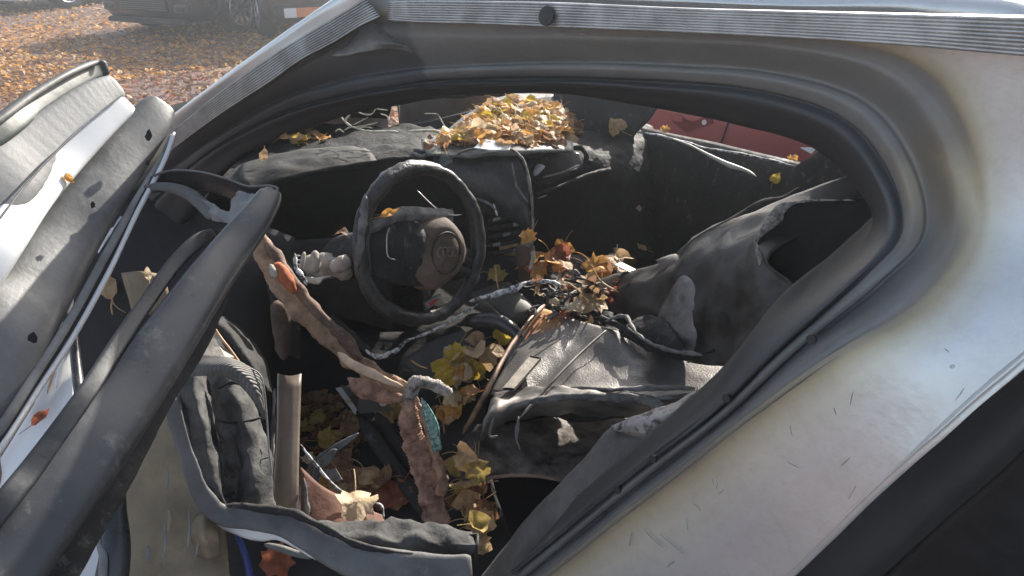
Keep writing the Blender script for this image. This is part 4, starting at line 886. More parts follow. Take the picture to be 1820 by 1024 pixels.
# ---- scorched rolled airbag hanging from the pillar to the footwell: a thing of its own
AB = empty('rolled_airbag', P(600, 640, 1.55)); tag(AB, 'scorched brown rolled curtain airbag hanging from the pillar into the footwell', 'airbag')
tube('roll', [(440, 400, 1.52, 30), (468, 450, 1.50, 36), (497, 500, 1.48, 42), (534, 545, 1.46, 42), (576, 592, 1.45, 38), (620, 634, 1.44, 33), (668, 662, 1.43, 27), (712, 684, 1.42, 21), (738, 690, 1.42, 20)], BRN, AB, n=14, seg=28, amp=.007, sc=34, flat=.55, sq=2.6)
tube('roll_fold', [(475, 430, 1.50, 16), (520, 500, 1.46, 20), (560, 550, 1.45, 22), (610, 600, 1.44, 20), (640, 640, 1.43, 14)], mat('fold_dark', (.05, .032, .025), (.2, .12, .08), rough=.8, sc=30, bump=.8, bsc=80), AB, n=10, amp=.006, sc=30)
tube('hanging_end', [(494, 535, 1.53, 34), (500, 575, 1.54, 34), (503, 620, 1.55, 24), (505, 640, 1.55, 10)], mat('tail_brown', (.05, .035, .026), (.13, .09, .065), rough=.8, sc=20, bump=.5), AB, amp=.003)
tube('rusted_patch', [(487, 470, 1.44, 16), (500, 483, 1.43, 24), (515, 505, 1.425, 22), (524, 522, 1.425, 10)], mat('patch_red', (.20, .045, .018), (.45, .13, .05), rough=.8, sc=30, bump=.6), AB, amp=.003, sc=60)
tube('bead', [(480, 470, 1.43, 8), (487, 482, 1.42, 14), (490, 494, 1.42, 12)], BEIGE, AB, amp=.002)
tube('pale_underside', [(600, 626, 1.40, 9), (625, 648, 1.395, 15), (660, 664, 1.39, 16), (690, 678, 1.395, 12), (716, 688, 1.40, 6)], mat('pale_cloth', (.42, .29, .19), (.66, .50, .36), rough=.7, sc=30, bump=.4), AB, flat=.5, amp=.003, sc=30)
tube('rusted_cloth', [(618, 672, 1.47, 12), (650, 690, 1.45, 34), (690, 700, 1.44, 36), (720, 706, 1.43, 20)], COPPER, AB, amp=.007, sc=40)
AB2 = empty('burnt_strap', P(750, 780, 1.5)); tag(AB2, 'crinkled copper brown strap standing knotted in the footwell', 'strap')
tube('knot', [(728, 720, 1.43, 16), (730, 692, 1.42, 24), (742, 680, 1.41, 24), (762, 682, 1.41, 22), (785, 690, 1.41, 20), (800, 700, 1.42, 14)], mat('knot_ash', (.08, .07, .065), (.55, .48, .43), rough=.7, sc=50, bump=.9, bsc=100), AB2, n=10, amp=.005, sc=60, wr=.0014, wn=26)
tube('crinkled_strap', [(729, 700, 1.43, 22), (726, 735, 1.43, 32), (733, 775, 1.44, 38), (748, 815, 1.45, 44), (760, 855, 1.46, 40), (768, 895, 1.47, 40), (778, 938, 1.47, 44)], COPPER, AB2, n=20, seg=26, amp=.007, sc=42, wr=.0016, wn=46, flat=.6)
tube('strap_fold', [(738, 700, 1.42, 8), (752, 740, 1.42, 10), (770, 800, 1.43, 16), (785, 850, 1.44, 22), (782, 880, 1.45, 18)], COPPER, AB2, n=10, amp=.006, sc=45)
SHD = sheet('glass_shard', [[(748, 706, 1.40), (756, 712, 1.40)], [(752, 735, 1.40), (770, 738, 1.395)], [(760, 765, 1.40), (778, 760, 1.395)], [(770, 806, 1.41), (784, 800, 1.405)]], TEAL, None, n=5, nv=5, thick=.006, amp=.002, sc=80)
tag(SHD, 'strip of crazed green safety glass standing against the brown strap', 'glass shard')

# ---- sill area, lower left
tube('sill_seal', [(296, 688, 1.02, 16), (308, 730, 1.02, 24), (326, 790, 1.03, 27), (345, 850, 1.04, 28), (365, 888, 1.05, 30), (395, 915, 1.06, 34), (450, 922, 1.07, 40), (510, 930, 1.08, 46), (555, 955, 1.07, 52), (620, 990, 1.06, 62), (700, 1010, 1.05, 62), (780, 1014, 1.05, 56), (838, 1008, 1.05, 46)], RUBG, BC, n=8, seg=24, flat=.5, amp=.0025, sc=18, sq=3.2)
tube('seal_lip', [(380, 900, 1.06, 8), (450, 902, 1.07, 12), (520, 912, 1.07, 14), (580, 940, 1.06, 12), (650, 972, 1.05, 10), (760, 990, 1.05, 8)], CHS, BC, n=8, amp=.003)
sheet('white_flange', [[(372, 922, 1.10), (410, 930, 1.09), (460, 940, 1.085), (510, 950, 1.08), (560, 985, 1.075)], [(385, 935, 1.11), (430, 955, 1.10), (462, 962, 1.10), (500, 962, 1.09), (562, 996, 1.08)]], WHT, BC, n=5, thick=.003, amp=.002, sc=20)
def charblock(name, rows, m=CH, **k): return sheet(name, rows, m, BC, n=9, nv=8, thick=.03, **k)
CBL = mat('charred_foam', (.028, .027, .027), (.10, .098, .095), rough=.85, sc=18, bump=1, bsc=55)
charblock('charred_foam', [[(318, 640, 1.12), (345, 650, 1.10), (370, 655, 1.13)], [(310, 700, 1.10), (345, 700, 1.07), (372, 715, 1.11)], [(330, 780, 1.09), (362, 780, 1.06), (392, 790, 1.10)], [(345, 850, 1.09), (378, 855, 1.06), (405, 870, 1.10)], [(368, 895, 1.09), (400, 900, 1.07), (425, 900, 1.10)]], CBL, amp=.006, sc=22, crease=.004, csc=26)
cb2 = charblock('charred_foam', [[(365, 660, 1.20), (400, 655, 1.17), (440, 665, 1.18)], [(372, 700, 1.18), (415, 700, 1.13), (458, 712, 1.17)], [(385, 770, 1.17), (430, 770, 1.11), (475, 780, 1.16)], [(398, 840, 1.15), (445, 840, 1.10), (486, 845, 1.15)], [(415, 905, 1.13), (450, 912, 1.11), (490, 902, 1.14)]], CBL, amp=.010, sc=18, crease=.006, csc=22)
for pts in ([(380, 745), (410, 752), (440, 748), (465, 742)], [(388, 690), (415, 680), (440, 692)], [(440, 822), (460, 818), (480, 812)]):
    tube('crack', [(x, y, 1.112+.02*abs(x-430)/45, 4) for x, y in pts], CHD, cb2, seg=6, n=5, amp=.002, sc=90)
charblock('charred_sill', [[(560, 925, 1.13), (640, 922, 1.13), (740, 930, 1.13), (836, 945, 1.12)], [(570, 950, 1.09), (650, 955, 1.08), (740, 960, 1.08), (846, 965, 1.07)], [(600, 985, 1.09), (660, 992, 1.08), (750, 1000, 1.08), (842, 990, 1.08)]], CBL, amp=.010, sc=24, crease=.005, csc=30)
MF = sheet('cloth_flap', [[(330, 632, 1.08), (370, 630, 1.07), (405, 634, 1.07), (440, 652, 1.08), (465, 672, 1.09), (474, 730, 1.10)],
      [(328, 652, 1.06), (368, 650, 1.05), (405, 652, 1.05), (436, 668, 1.06), (460, 700, 1.07), (470, 745, 1.09)],
      [(322, 672, 1.06), (365, 668, 1.05), (400, 672, 1.06), (430, 690, 1.06), (448, 712, 1.07), (466, 735, 1.09)]], MESH, BC, n=7, thick=.002, amp=.003, sc=18)
tube('flap_edge', [(440, 652, 1.08, 3), (465, 672, 1.08, 3), (474, 740, 1.09, 3), (478, 800, 1.10, 3), (485, 850, 1.11, 3)], FAB, BC, seg=6)
plate('pale_splinter', [(372, 580, 1.25), (384, 592, 1.24), (400, 618, 1.22), (420, 636, 1.22), (400, 634, 1.2), (360, 630, 1.21)], BEIGE, BC, thick=.005)
tube('rusty_strip', [(376, 575, 1.20, 4), (392, 600, 1.20, 5), (412, 625, 1.19, 4), (430, 655, 1.18, 6), (436, 690, 1.16, 6)], mat('strip_wood', (.28, .14, .07), (.55, .36, .22), rough=.6, sc=30), BC, seg=6)
sheet('dark_collar', [[(380, 570, 1.32), (415, 600, 1.30), (440, 640, 1.28), (470, 690, 1.28)], [(400, 560, 1.4), (440, 590, 1.4), (470, 640, 1.38), (490, 700, 1.36)]], CH, BC, n=6, thick=.01, amp=.008)
# upright post
post = sheet('metal_post', [[(494, 664, 1.26), (515, 668, 1.25), (536, 664, 1.26)], [(494, 760, 1.22), (513, 764, 1.21), (533, 760, 1.22)], [(489, 850, 1.19), (510, 853, 1.18), (531, 850, 1.19)], [(484, 930, 1.17), (506, 932, 1.16), (530, 930, 1.17)]], mat('post_brown', (.10, .07, .048), (.20, .155, .12), rough=.5, rough2=.65, sc=7, bump=.2), BC, n=4, thick=.012, amp=.001)
tube('post_edge', [(494, 664, 1.255, 3), (493, 760, 1.215, 3), (488, 850, 1.185, 3), (483, 920, 1.165, 3)], BEIGE, post, seg=6)
tube('crusted_edge', [(488, 690, 1.27, 5), (486, 760, 1.24, 6), (484, 830, 1.21, 6)], ASH, post, amp=.003, sc=60)
sheet('rusty_panel', [[(535, 830, 1.22), (570, 862, 1.22), (610, 885, 1.22), (650, 905, 1.21), (682, 918, 1.2)], [(535, 880, 1.20), (570, 900, 1.20), (610, 915, 1.19), (650, 925, 1.18), (684, 932, 1.18)], [(533, 945, 1.18), (570, 945, 1.17), (610, 945, 1.16), (650, 945, 1.16), (690, 945, 1.16)]], mat('panel_rust', (.09, .045, .032), (.17, .085, .06), rough=.8, sc=14, bump=.4), BC, n=5, thick=.006, amp=.003)
tube('panel_rim', [(534, 790, 1.22, 4), (560, 825, 1.215, 5), (600, 868, 1.21, 5), (650, 895, 1.20, 4), (676, 897, 1.19, 4), (682, 922, 1.18, 6)], WHTASH, BC, amp=.0015, sc=80)
tube('crusted_rib', [(540, 850, 1.19, 6), (545, 890, 1.18, 7), (548, 925, 1.17, 8)], ASH, BC, amp=.003)
BR = weave('braid', (.03, .03, .03), (.20, .20, .20), 160)
tube('braided_strap', [(548, 858, 1.28, 12), (556, 830, 1.28, 16), (580, 808, 1.29, 16), (610, 788, 1.30, 12), (638, 770, 1.31, 5)], BR, BC, flat=.4, wr=.0006, wn=40)
tube('braided_strap', [(558, 862, 1.27, 12), (566, 835, 1.27, 16), (582, 815, 1.27, 16), (598, 798, 1.275, 9)], BR, BC, flat=.4, wr=.0006, wn=40)
plate('pedal_plate', [(575, 838, 1.26), (596, 832, 1.26), (608, 852, 1.25), (590, 860, 1.25)], ASH, BC)
tube('loop_handle', [(470, 968, 1.10, 9), (500, 975, 1.10, 12), (530, 985, 1.10, 12), (558, 990, 1.09, 10)], RUBG, BC)
tube('blue_cable', [(420, 950, 1.20, 9), (432, 975, 1.20, 11), (442, 1010, 1.20, 12), (450, 1060, 1.20, 12)], BLUE, BC)
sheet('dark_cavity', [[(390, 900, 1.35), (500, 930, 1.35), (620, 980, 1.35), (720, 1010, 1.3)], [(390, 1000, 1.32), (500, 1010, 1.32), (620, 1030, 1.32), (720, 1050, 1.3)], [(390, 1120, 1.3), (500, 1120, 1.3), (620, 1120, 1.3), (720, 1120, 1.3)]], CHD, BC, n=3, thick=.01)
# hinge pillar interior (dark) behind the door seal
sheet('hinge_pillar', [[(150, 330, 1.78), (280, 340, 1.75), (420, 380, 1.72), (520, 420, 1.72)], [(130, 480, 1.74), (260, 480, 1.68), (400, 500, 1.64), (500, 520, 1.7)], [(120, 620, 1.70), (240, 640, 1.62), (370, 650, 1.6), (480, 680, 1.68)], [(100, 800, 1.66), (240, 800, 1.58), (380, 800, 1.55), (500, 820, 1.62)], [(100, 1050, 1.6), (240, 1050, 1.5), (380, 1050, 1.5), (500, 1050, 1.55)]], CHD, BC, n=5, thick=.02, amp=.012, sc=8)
sheet('hinge_panel', [[(215, 485, 1.40), (250, 482, 1.40), (290, 488, 1.42)], [(225, 520, 1.39), (262, 520, 1.40), (300, 520, 1.42)], [(238, 560, 1.38), (268, 560, 1.40), (300, 560, 1.42)]], TAN, BC, n=4, thick=.008, amp=.002)
sheet('side_trim_ribs', [[(470, 440, 1.66), (480, 520, 1.66), (500, 620, 1.66)], [(520, 470, 1.7), (530, 540, 1.7), (540, 640, 1.7)]], CHS, BC, n=5, thick=.01, amp=.01)

# ================================================================== OPEN DRIVER DOOR (part of the car)
DR = sheet('driver_door', [
   [(225, 720, 1.16), (270, 700, 1.15), (330, 720, 1.14), (390, 820, 1.13)],
   [(222, 800, 1.13), (280, 800, 1.12), (345, 840, 1.11), (400, 930, 1.11)],
   [(218, 900, 1.11), (290, 900, 1.10), (350, 930, 1.10), (405, 980, 1.10)],
   [(215, 1060, 1.08), (290, 1060, 1.07), (350, 1060, 1.07), (410, 1060, 1.07)]], TAN, BC, n=7, thick=.012, amp=.010, sc=7)
DR['label'] = 'open driver door, its inner steel skin bare and tan, window frame and seals hanging'
tube('weatherstrip', [(-90, 290, .92, 50), (0, 230, .98, 46), (60, 185, 1.05, 42), (120, 147, 1.12, 36), (165, 125, 1.18, 32), (190, 120, 1.2, 26)], mat('strip_green', (.03, .036, .033), (.06, .07, .064), rough=.5, sc=10, bump=.15), DR, n=8, flat=.5, seg=20, sq=4)
tube('weatherstrip_lip', [(-90, 270, .90, 14), (0, 212, .96, 13), (60, 168, 1.03, 12), (120, 132, 1.10, 11), (168, 112, 1.17, 10), (188, 112, 1.18, 8)], RUBG, DR, n=8)
PADM = mat('padded_trim', (.15, .152, .15), (.22, .22, .217), rough=.6, sc=12, bump=.3, bsc=200)
tube('padded_trim', [(-90, 440, .90, 120), (0, 328, .96, 112), (60, 270, 1.02, 95), (120, 215, 1.08, 76), (170, 175, 1.13, 60), (208, 152, 1.17, 42)], PADM, DR, n=14, seg=18, flat=.35, wr=.00035, wn=46, sq=3.5)
tube('bright_trim', [(-60, 520, .88, 80), (0, 432, .92, 74), (60, 350, .99, 62), (120, 285, 1.05, 52), (180, 225, 1.10, 44), (228, 184, 1.14, 34)], CHR, DR, n=8, seg=24, flat=.35, sq=5)
tube('trim_stitching', [(-60, 470, .87, 4), (0, 388, .905, 4), (60, 312, .97, 4), (120, 250, 1.03, 4), (180, 198, 1.09, 3), (222, 166, 1.13, 3)], RUBG, DR, n=8, seg=6)
ROL = mat('sooted_roll', (.085, .086, .085), (.19, .19, .187), rough=.38, rough2=.5, metal=.3, sc=7, bump=.2, bsc=150, speck=20)
rl = tube('frame_roll', [(-80, 730, .84, 190), (0, 595, .90, 160), (60, 505, .97, 134), (120, 415, 1.04, 112), (180, 330, 1.10, 94), (235, 258, 1.16, 78), (272, 208, 1.20, 66), (290, 185, 1.22, 46)], ROL, DR, n=10, seg=32, flat=.42, sq=3)
for x, y, t, s in ((264, 240, 1.13, 10), (58, 600, .88, 13), (165, 365, 1.02, 7), (262, 290, 1.115, 6)):
    rq = random.Random(int(x)); m_ = 9
    plate('peeled_patch', [(x+s*(.45+.55*rq.random())*math.cos(i*6.283/m_)*.8, y+s*(.45+.6*rq.random())*math.sin(i*6.283/m_)*1.1, t+.006) for i in range(m_)], CHD, DR, thick=.001)
SEAM = mat('seam_grey', (.12, .12, .118), (.22, .22, .215), rough=.45, sc=20, metal=.3)
tube('frame_seam', [(-60, 860, .80, 20), (0, 765, .83, 19), (60, 670, .89, 17), (130, 560, .96, 15), (190, 450, 1.02, 14), (240, 360, 1.08, 12), (285, 285, 1.13, 10), (306, 240, 1.15, 8)], SEAM, DR, n=8, sq=4, flat=.6)
tube('frame_seam', [(-60, 900, .79, 12), (0, 800, .82, 12), (60, 705, .88, 12), (130, 598, .95, 11), (190, 490, 1.01, 10), (240, 385, 1.07, 9), (290, 290, 1.12, 8), (310, 235, 1.14, 8)], CHR, DR, n=8)
tube('frame_groove', [(-60, 880, .80, 8), (0, 782, .825, 8), (60, 688, .885, 8), (130, 580, .955, 8), (190, 470, 1.015, 7), (240, 372, 1.075, 6), (290, 288, 1.125, 5)], CHD, DR, n=8)
sheet('outer_skin', [[(0, 815, 1.15), (60, 720, 1.15), (110, 640, 1.18), (132, 600, 1.2)], [(0, 860, 1.15), (60, 780, 1.15), (110, 700, 1.18), (134, 660, 1.2)], [(-40, 960, 1.1), (40, 900, 1.1), (100, 800, 1.12), (140, 740, 1.15)], [(-40, 1200, 1.05), (60, 1150, 1.05), (150, 1080, 1.08), (230, 1000, 1.1)]], WHT, DR, n=6, thick=.01, amp=.004, sc=8)
tube('white_rib', [(100, 690, 1.10, 7), (108, 650, 1.12, 8), (112, 610, 1.14, 8)], WHT, DR); tube('rust_rib', [(84, 700, 1.11, 4), (94, 665, 1.13, 5), (104, 630, 1.15, 4)], mat('rib_tan', (.4, .28, .18), rough=.5), DR)
tube('glass_run', [(128, 560, 1.20, 14), (132, 610, 1.18, 16), (138, 670, 1.15, 18), (150, 760, 1.10, 20)], RUB, DR)
tube('glass_run', [(190, 1080, 1.02, 60), (205, 980, 1.03, 50), (205, 900, 1.05, 36), (215, 830, 1.07, 20), (228, 760, 1.09, 12)], RUB, DR, flat=.5)
tube('pale_run', [(176, 1080, 1.0, 16), (184, 1000, 1.01, 14), (178, 960, 1.03, 12), (190, 910, 1.05, 8)], FAB, DR, flat=.5)
# the big seal arcing across the foreground
tube('main_seal', [(-140, 1180, .52, 190), (-30, 1042, .56, 165), (70, 912, .60, 146), (163, 793, .65, 126), (241, 687, .71, 108), (309, 588, .77, 93), (367, 503, .83, 79), (419, 434, .89, 66), (457, 385, .93, 55), (479, 350, .96, 42), (484, 338, .97, 24)], RUB, DR, n=12, seg=40, flat=.42, sq=3.2)
tube('seal_flange', [(-130, 1060, .53, 50), (-10, 915, .565, 44), (55, 835, .60, 40), (106, 766, .63, 36), (162, 686, .67, 32), (212, 608, .72, 29), (260, 538, .77, 27), (308, 472, .82, 26), (350, 430, .86, 26), (380, 416, .90, 22)], RUBB, DR, n=10, seg=24, flat=.35, sq=4)
tube('seal_lower_lip', [(30, 1120, .60, 60), (108, 1020, .63, 56), (182, 900, .68, 48), (243, 795, .74, 40), (296, 700, .80, 34), (354, 615, .86, 28), (400, 520, .92, 18), (440, 440, .96, 10)], CHS, DR, n=10, seg=20, flat=.3, amp=.001, sq=4)
sheet('loop_band', [[(484, 338, .98), (474, 330, 1.0), (440, 332, 1.02), (400, 318, 1.05), (350, 306, 1.08), (300, 305, 1.10), (268, 316, 1.12)],
      [(478, 356, .98), (466, 350, 1.01), (436, 346, 1.03), (398, 332, 1.06), (350, 320, 1.09), (302, 320, 1.11), (268, 330, 1.13)],
      [(470, 376, .97), (455, 372, 1.02), (430, 362, 1.05), (395, 348, 1.08), (350, 340, 1.10), (305, 338, 1.12), (268, 345, 1.14)]], RUBB, DR, n=8, thick=.003)
tube('band_edge', [(482, 348, .965, 5), (493, 336, .975, 5), (478, 330, .985, 4), (440, 331, 1.01, 4), (400, 317, 1.04, 4), (350, 305, 1.07, 4), (300, 304, 1.09, 4), (266, 316, 1.11, 5)], RUBG, DR, n=8, seg=8)
tube('inner_band', [(250, 336, 1.10, 12), (290, 332, 1.09, 16), (330, 342, 1.08, 22), (358, 362, 1.07, 24), (380, 388, 1.06, 20)], RUBG, DR, n=8, flat=.5)
sheet('crumpled_lining', [[(358, 354, 1.04), (380, 362, 1.02), (405, 372, 1.01), (422, 342, 1.0), (450, 346, .99), (482, 356, .985)],
      [(368, 374, 1.03), (390, 378, 1.0), (412, 382, .99), (432, 366, .985), (452, 372, .975), (470, 372, .97)],
      [(378, 392, 1.02), (400, 396, .99), (415, 398, .98), (432, 392, .97), (446, 388, .965), (458, 384, .96)]], FAB, DR, n=9, nv=9, thick=.0015, amp=.005, sc=45, crease=.006, csc=45)
r_ = random.Random(4)
for (x, y, h_, w_, c_) in ((297, 850, 46, 7, PLW), (262, 985, 30, 12, FAB), (292, 960, 70, 9, FAB), (300, 925, 40, 14, TAN), (350, 960, 60, 5, FAB), (335, 940, 70, 6, FAB), (285, 1010, 20, 8, PLW)):
    tube('streak', [(x, y-h_/2, 1.07, w_*.4), (x+2, y, 1.065, w_*.6), (x-2, y+h_/2, 1.06, w_*.3)], c_ if c_ != PLW else FAB, DR, flat=.15, amp=.001, seg=8)
sheet('bulged_skin', [[(345, 920, 1.10), (365, 910, 1.09), (385, 930, 1.09)], [(340, 950, 1.08), (362, 955, 1.05), (390, 960, 1.07)], [(350, 990, 1.08), (370, 995, 1.06), (392, 990, 1.07)]], TAN, DR, n=6, thick=.003, amp=.003)

# ================================================================== loose things: twigs, leaves, shards
bpy.context.view_layer.update()
def bvh_all():
    vs, fs = [], []
    for o in list(bpy.data.objects):
        if o.type != 'MESH' or o.name.startswith(('ground', 'leaf')): continue
        p = o; in_ = False
        while p: in_ = in_ or p in (BC, AB, AB2); p = p.parent
        if not in_ or o.name.startswith(('braided', 'panel_rim', 'crinkled', 'knot', 'strap_fold', 'pedal', 'metal_post', 'crusted', 'seat_rail')): continue
        mw = o.matrix_world; b = len(vs)
        vs += [mw @ v.co for v in o.data.vertices]; fs += [tuple(b+i for i in q.vertices) for q in o.data.polygons]
    return BVHTree.FromPolygons(vs, fs)
BV = bvh_all()
def hit(px, py):
    d = D(px, py).normalized(); h = BV.ray_cast(CAM, d, 8)
    if h[0] is None: return None
    n = h[1]; n = -n if n.dot(d) > 0 else n
    return h[0], n
def leaf(px, py, size, color, kind, label, group=None, lift=.006, tilt=.5, toward=.3, v=0, r=rng):
    h = hit(px, py)
    if not h: return None
    p, n = h; t = (p-CAM).dot(F)
    n = (n+Vector((0, 0, .6))+(CAM-p).normalized()*toward+Vector((r.uniform(-1, 1), r.uniform(-1, 1), r.uniform(-1, 1)))*tilt).normalized()
    q = n.to_track_quat('Z', 'Y').to_matrix() @ Matrix.Rotation(r.uniform(0, 6.28), 3, 'Z')
    s = size*t/FPX
    o = bpy.data.objects.new('fallen_leaf', LM[(color, kind, v)]); COL.objects.link(o)
    o.matrix_world = Matrix.Translation(p+(CAM-p).normalized()*lift+Vector((0, 0, lift*.5))) @ q.to_4x4() @ Matrix.Scale(s, 4)
    tag(o, label, 'leaf', group); return o
def inpoly(x, y, poly):
    c = False; n = len(poly)
    for i in range(n):
        a, b = poly[i], poly[(i+1) % n]
        if (a[1] > y) != (b[1] > y) and x < (b[0]-a[0])*(y-a[1])/(b[1]-a[1])+a[0]: c = not c
    return c
def scatter(poly, n, sizes, cols, kinds, label, group, lift=(.004, .03), tilt=.6, toward=.3):
    xs = [p[0] for p in poly]; ys = [p[1] for p in poly]; k = 0; tries = 0
    while k < n and tries < n*40:
        tries += 1; x = rng.uniform(min(xs), max(xs)); y = rng.uniform(min(ys), max(ys))
        if not inpoly(x, y, poly): continue
        c_ = rng.choice(cols); kd = rng.choice(kinds); sz = rng.uniform(*sizes)
        fx = (x-min(xs))/(max(xs)-min(xs)); fy = (y-min(ys))/(max(ys)-min(ys))
        pos = ('upper ', 'middle ', 'lower ')[min(2, int(fy*3))]+('left', 'centre', 'right')[min(2, int(fx*3))]
        shp = ('lobed', 'heart-shaped', 'narrow')[kd]; big = 'larger ' if sz > (sizes[0]+sizes[1])/2 else 'smaller '
        if leaf(x, y, sz, c_, kd, f'{big}{c_} {shp} leaf, {pos} of the {label}', group, rng.uniform(*lift), tilt, toward, rng.randint(0, 1)): k += 1
def mass(name, poly, n, size, cols, label, lift):
    r = random.Random(len(name)); vs, fs, mi = [], [], []; xs = [p[0] for p in poly]; ys = [p[1] for p in poly]; k = 0
    while k < n:
        x = r.uniform(min(xs), max(xs)); y = r.uniform(min(ys), max(ys))
        if not inpoly(x, y, poly): continue
        k += 1; h = hit(x, y)
        if not h: continue
        p, nn = h; t = (p-CAM).dot(F); nn = (nn+Vector((0, 0, .7))+Vector((r.uniform(-1, 1), r.uniform(-1, 1), r.uniform(-1, 1)))*.6).normalized()
        q = nn.to_track_quat('Z', 'Y').to_matrix() @ Matrix.Rotation(r.uniform(0, 6.28), 3, 'Z'); c = r.randrange(len(cols))
        me = LM[(cols[c], r.choice((1, 1, 2, 0)), r.randint(0, 1))]; sz = r.uniform(*size)*t/FPX; b = len(vs); up = (CAM-p).normalized()*r.uniform(*lift)
        vs += [p+up+q @ (v.co*sz) for v in me.vertices]
        for f in me.polygons: fs.append(tuple(b+i for i in f.vertices)); mi.append(c)
    o = link(name, vs, fs, bpy.data.materials['leaf_'+cols[0]])
    for c in cols[1:]: o.data.materials.append(bpy.data.materials['leaf_'+c])
    o.data.polygons.foreach_set('material_index', mi); tag(o, label, 'leaf mass', kind='stuff')
mass('packed_leaves', [(778, 254), (800, 240), (838, 213), (885, 182), (965, 182), (1015, 205), (1012, 240), (945, 262), (880, 252), (800, 258)], 420, (18, 32), ['tan', 'pale', 'orange', 'brown'], 'packed lower layer of the leaf heap on the dashboard', (.0, .016))
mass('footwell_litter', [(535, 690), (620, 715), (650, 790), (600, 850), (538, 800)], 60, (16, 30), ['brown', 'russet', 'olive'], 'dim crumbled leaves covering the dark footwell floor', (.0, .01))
mass('console_litter', [(940, 470), (1010, 470), (1110, 470), (1090, 540), (1050, 575), (985, 560), (950, 510)], 35, (12, 24), ['brown', 'tan', 'russet'], 'crumbled leaf bits caught among the burnt cables of the console', (.0, .02))
scatter([(800, 245), (838, 215), (885, 184), (960, 184), (1000, 205), (1000, 240), (935, 258), (880, 250), (800, 256), (778, 252)], 120, (28, 42), ['tan', 'pale', 'orange', 'tan', 'pale', 'orange', 'tan', 'yellow'], [1, 1, 2, 0], 'sunlit heap on the dashboard', 'leaves heaped on the dashboard', (.012, .030), .55)
scatter([(490, 246), (540, 232), (570, 240), (600, 252), (540, 254)], 16, (20, 34), ['orange', 'tan', 'yellow', 'olive'], [1, 2], 'small drift in the windscreen corner', 'leaves in the corner drift', (.0, .02), .4)
scatter([(750, 254), (790, 240), (830, 250), (790, 262)], 8, (20, 30), ['orange', 'tan', 'brown'], [1, 2], 'leaf trail beside the glass flap', 'leaves at the tail of the heap', (.0, .02), .4)
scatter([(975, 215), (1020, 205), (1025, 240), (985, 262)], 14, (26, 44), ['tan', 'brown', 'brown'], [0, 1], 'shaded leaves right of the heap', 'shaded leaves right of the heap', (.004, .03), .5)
scatter([(945, 455), (1000, 458), (1010, 480), (970, 492), (945, 485)], 8, (34, 50), ['tan', 'russet', 'orange', 'tan'], [0, 1], 'clump right of the gear lever', 'leaves right of the gear lever', (.02, .05), .6)
scatter([(1050, 475), (1110, 462), (1130, 480), (1070, 500), (1020, 515)], 11, (32, 48), ['tan', 'orange', 'tan', 'brown'], [0, 1], 'leaves beside the white tag', 'leaves beside the white tag', (.01, .04), .6)
scatter([(760, 650), (810, 640), (850, 640), (850, 670), (790, 690), (765, 675)], 20, (34, 50), ['tan', 'orange', 'yellow', 'pale', 'pale', 'yellow'], [0, 1, 1], 'drift between knot and seat', 'leaves between strap and seat', (.01, .06), .6)
scatter([(785, 700), (835, 690), (830, 740), (800, 770), (785, 750)], 14, (34, 48), ['tan', 'orange', 'yellow', 'pale'], [0, 1, 2], 'leaves by the green shard', 'leaves by the green shard', (.01, .06), .8)
scatter([(800, 800), (840, 830), (870, 900), (870, 960), (840, 960), (810, 880)], 16, (38, 56), ['tan', 'tan', 'olive', 'brown'], [0, 1, 1], 'leaves under the seat front', 'leaves under the seat front', (.01, .05), .6)
scatter([(600, 830), (690, 860), (720, 900), (660, 910), (600, 870)], 12, (40, 60), ['brown', 'tan', 'brown'], [0, 0, 1], 'leaves behind the rusty panel', 'leaves behind the rusty panel', (.01, .04), .5)
scatter([(540, 700), (610, 720), (640, 780), (560, 800), (538, 770)], 24, (24, 40), ['brown', 'olive', 'brown'], [1, 2], 'dim leaves by the metal post', 'dim leaves deep in the footwell', (.0, .03), .5)
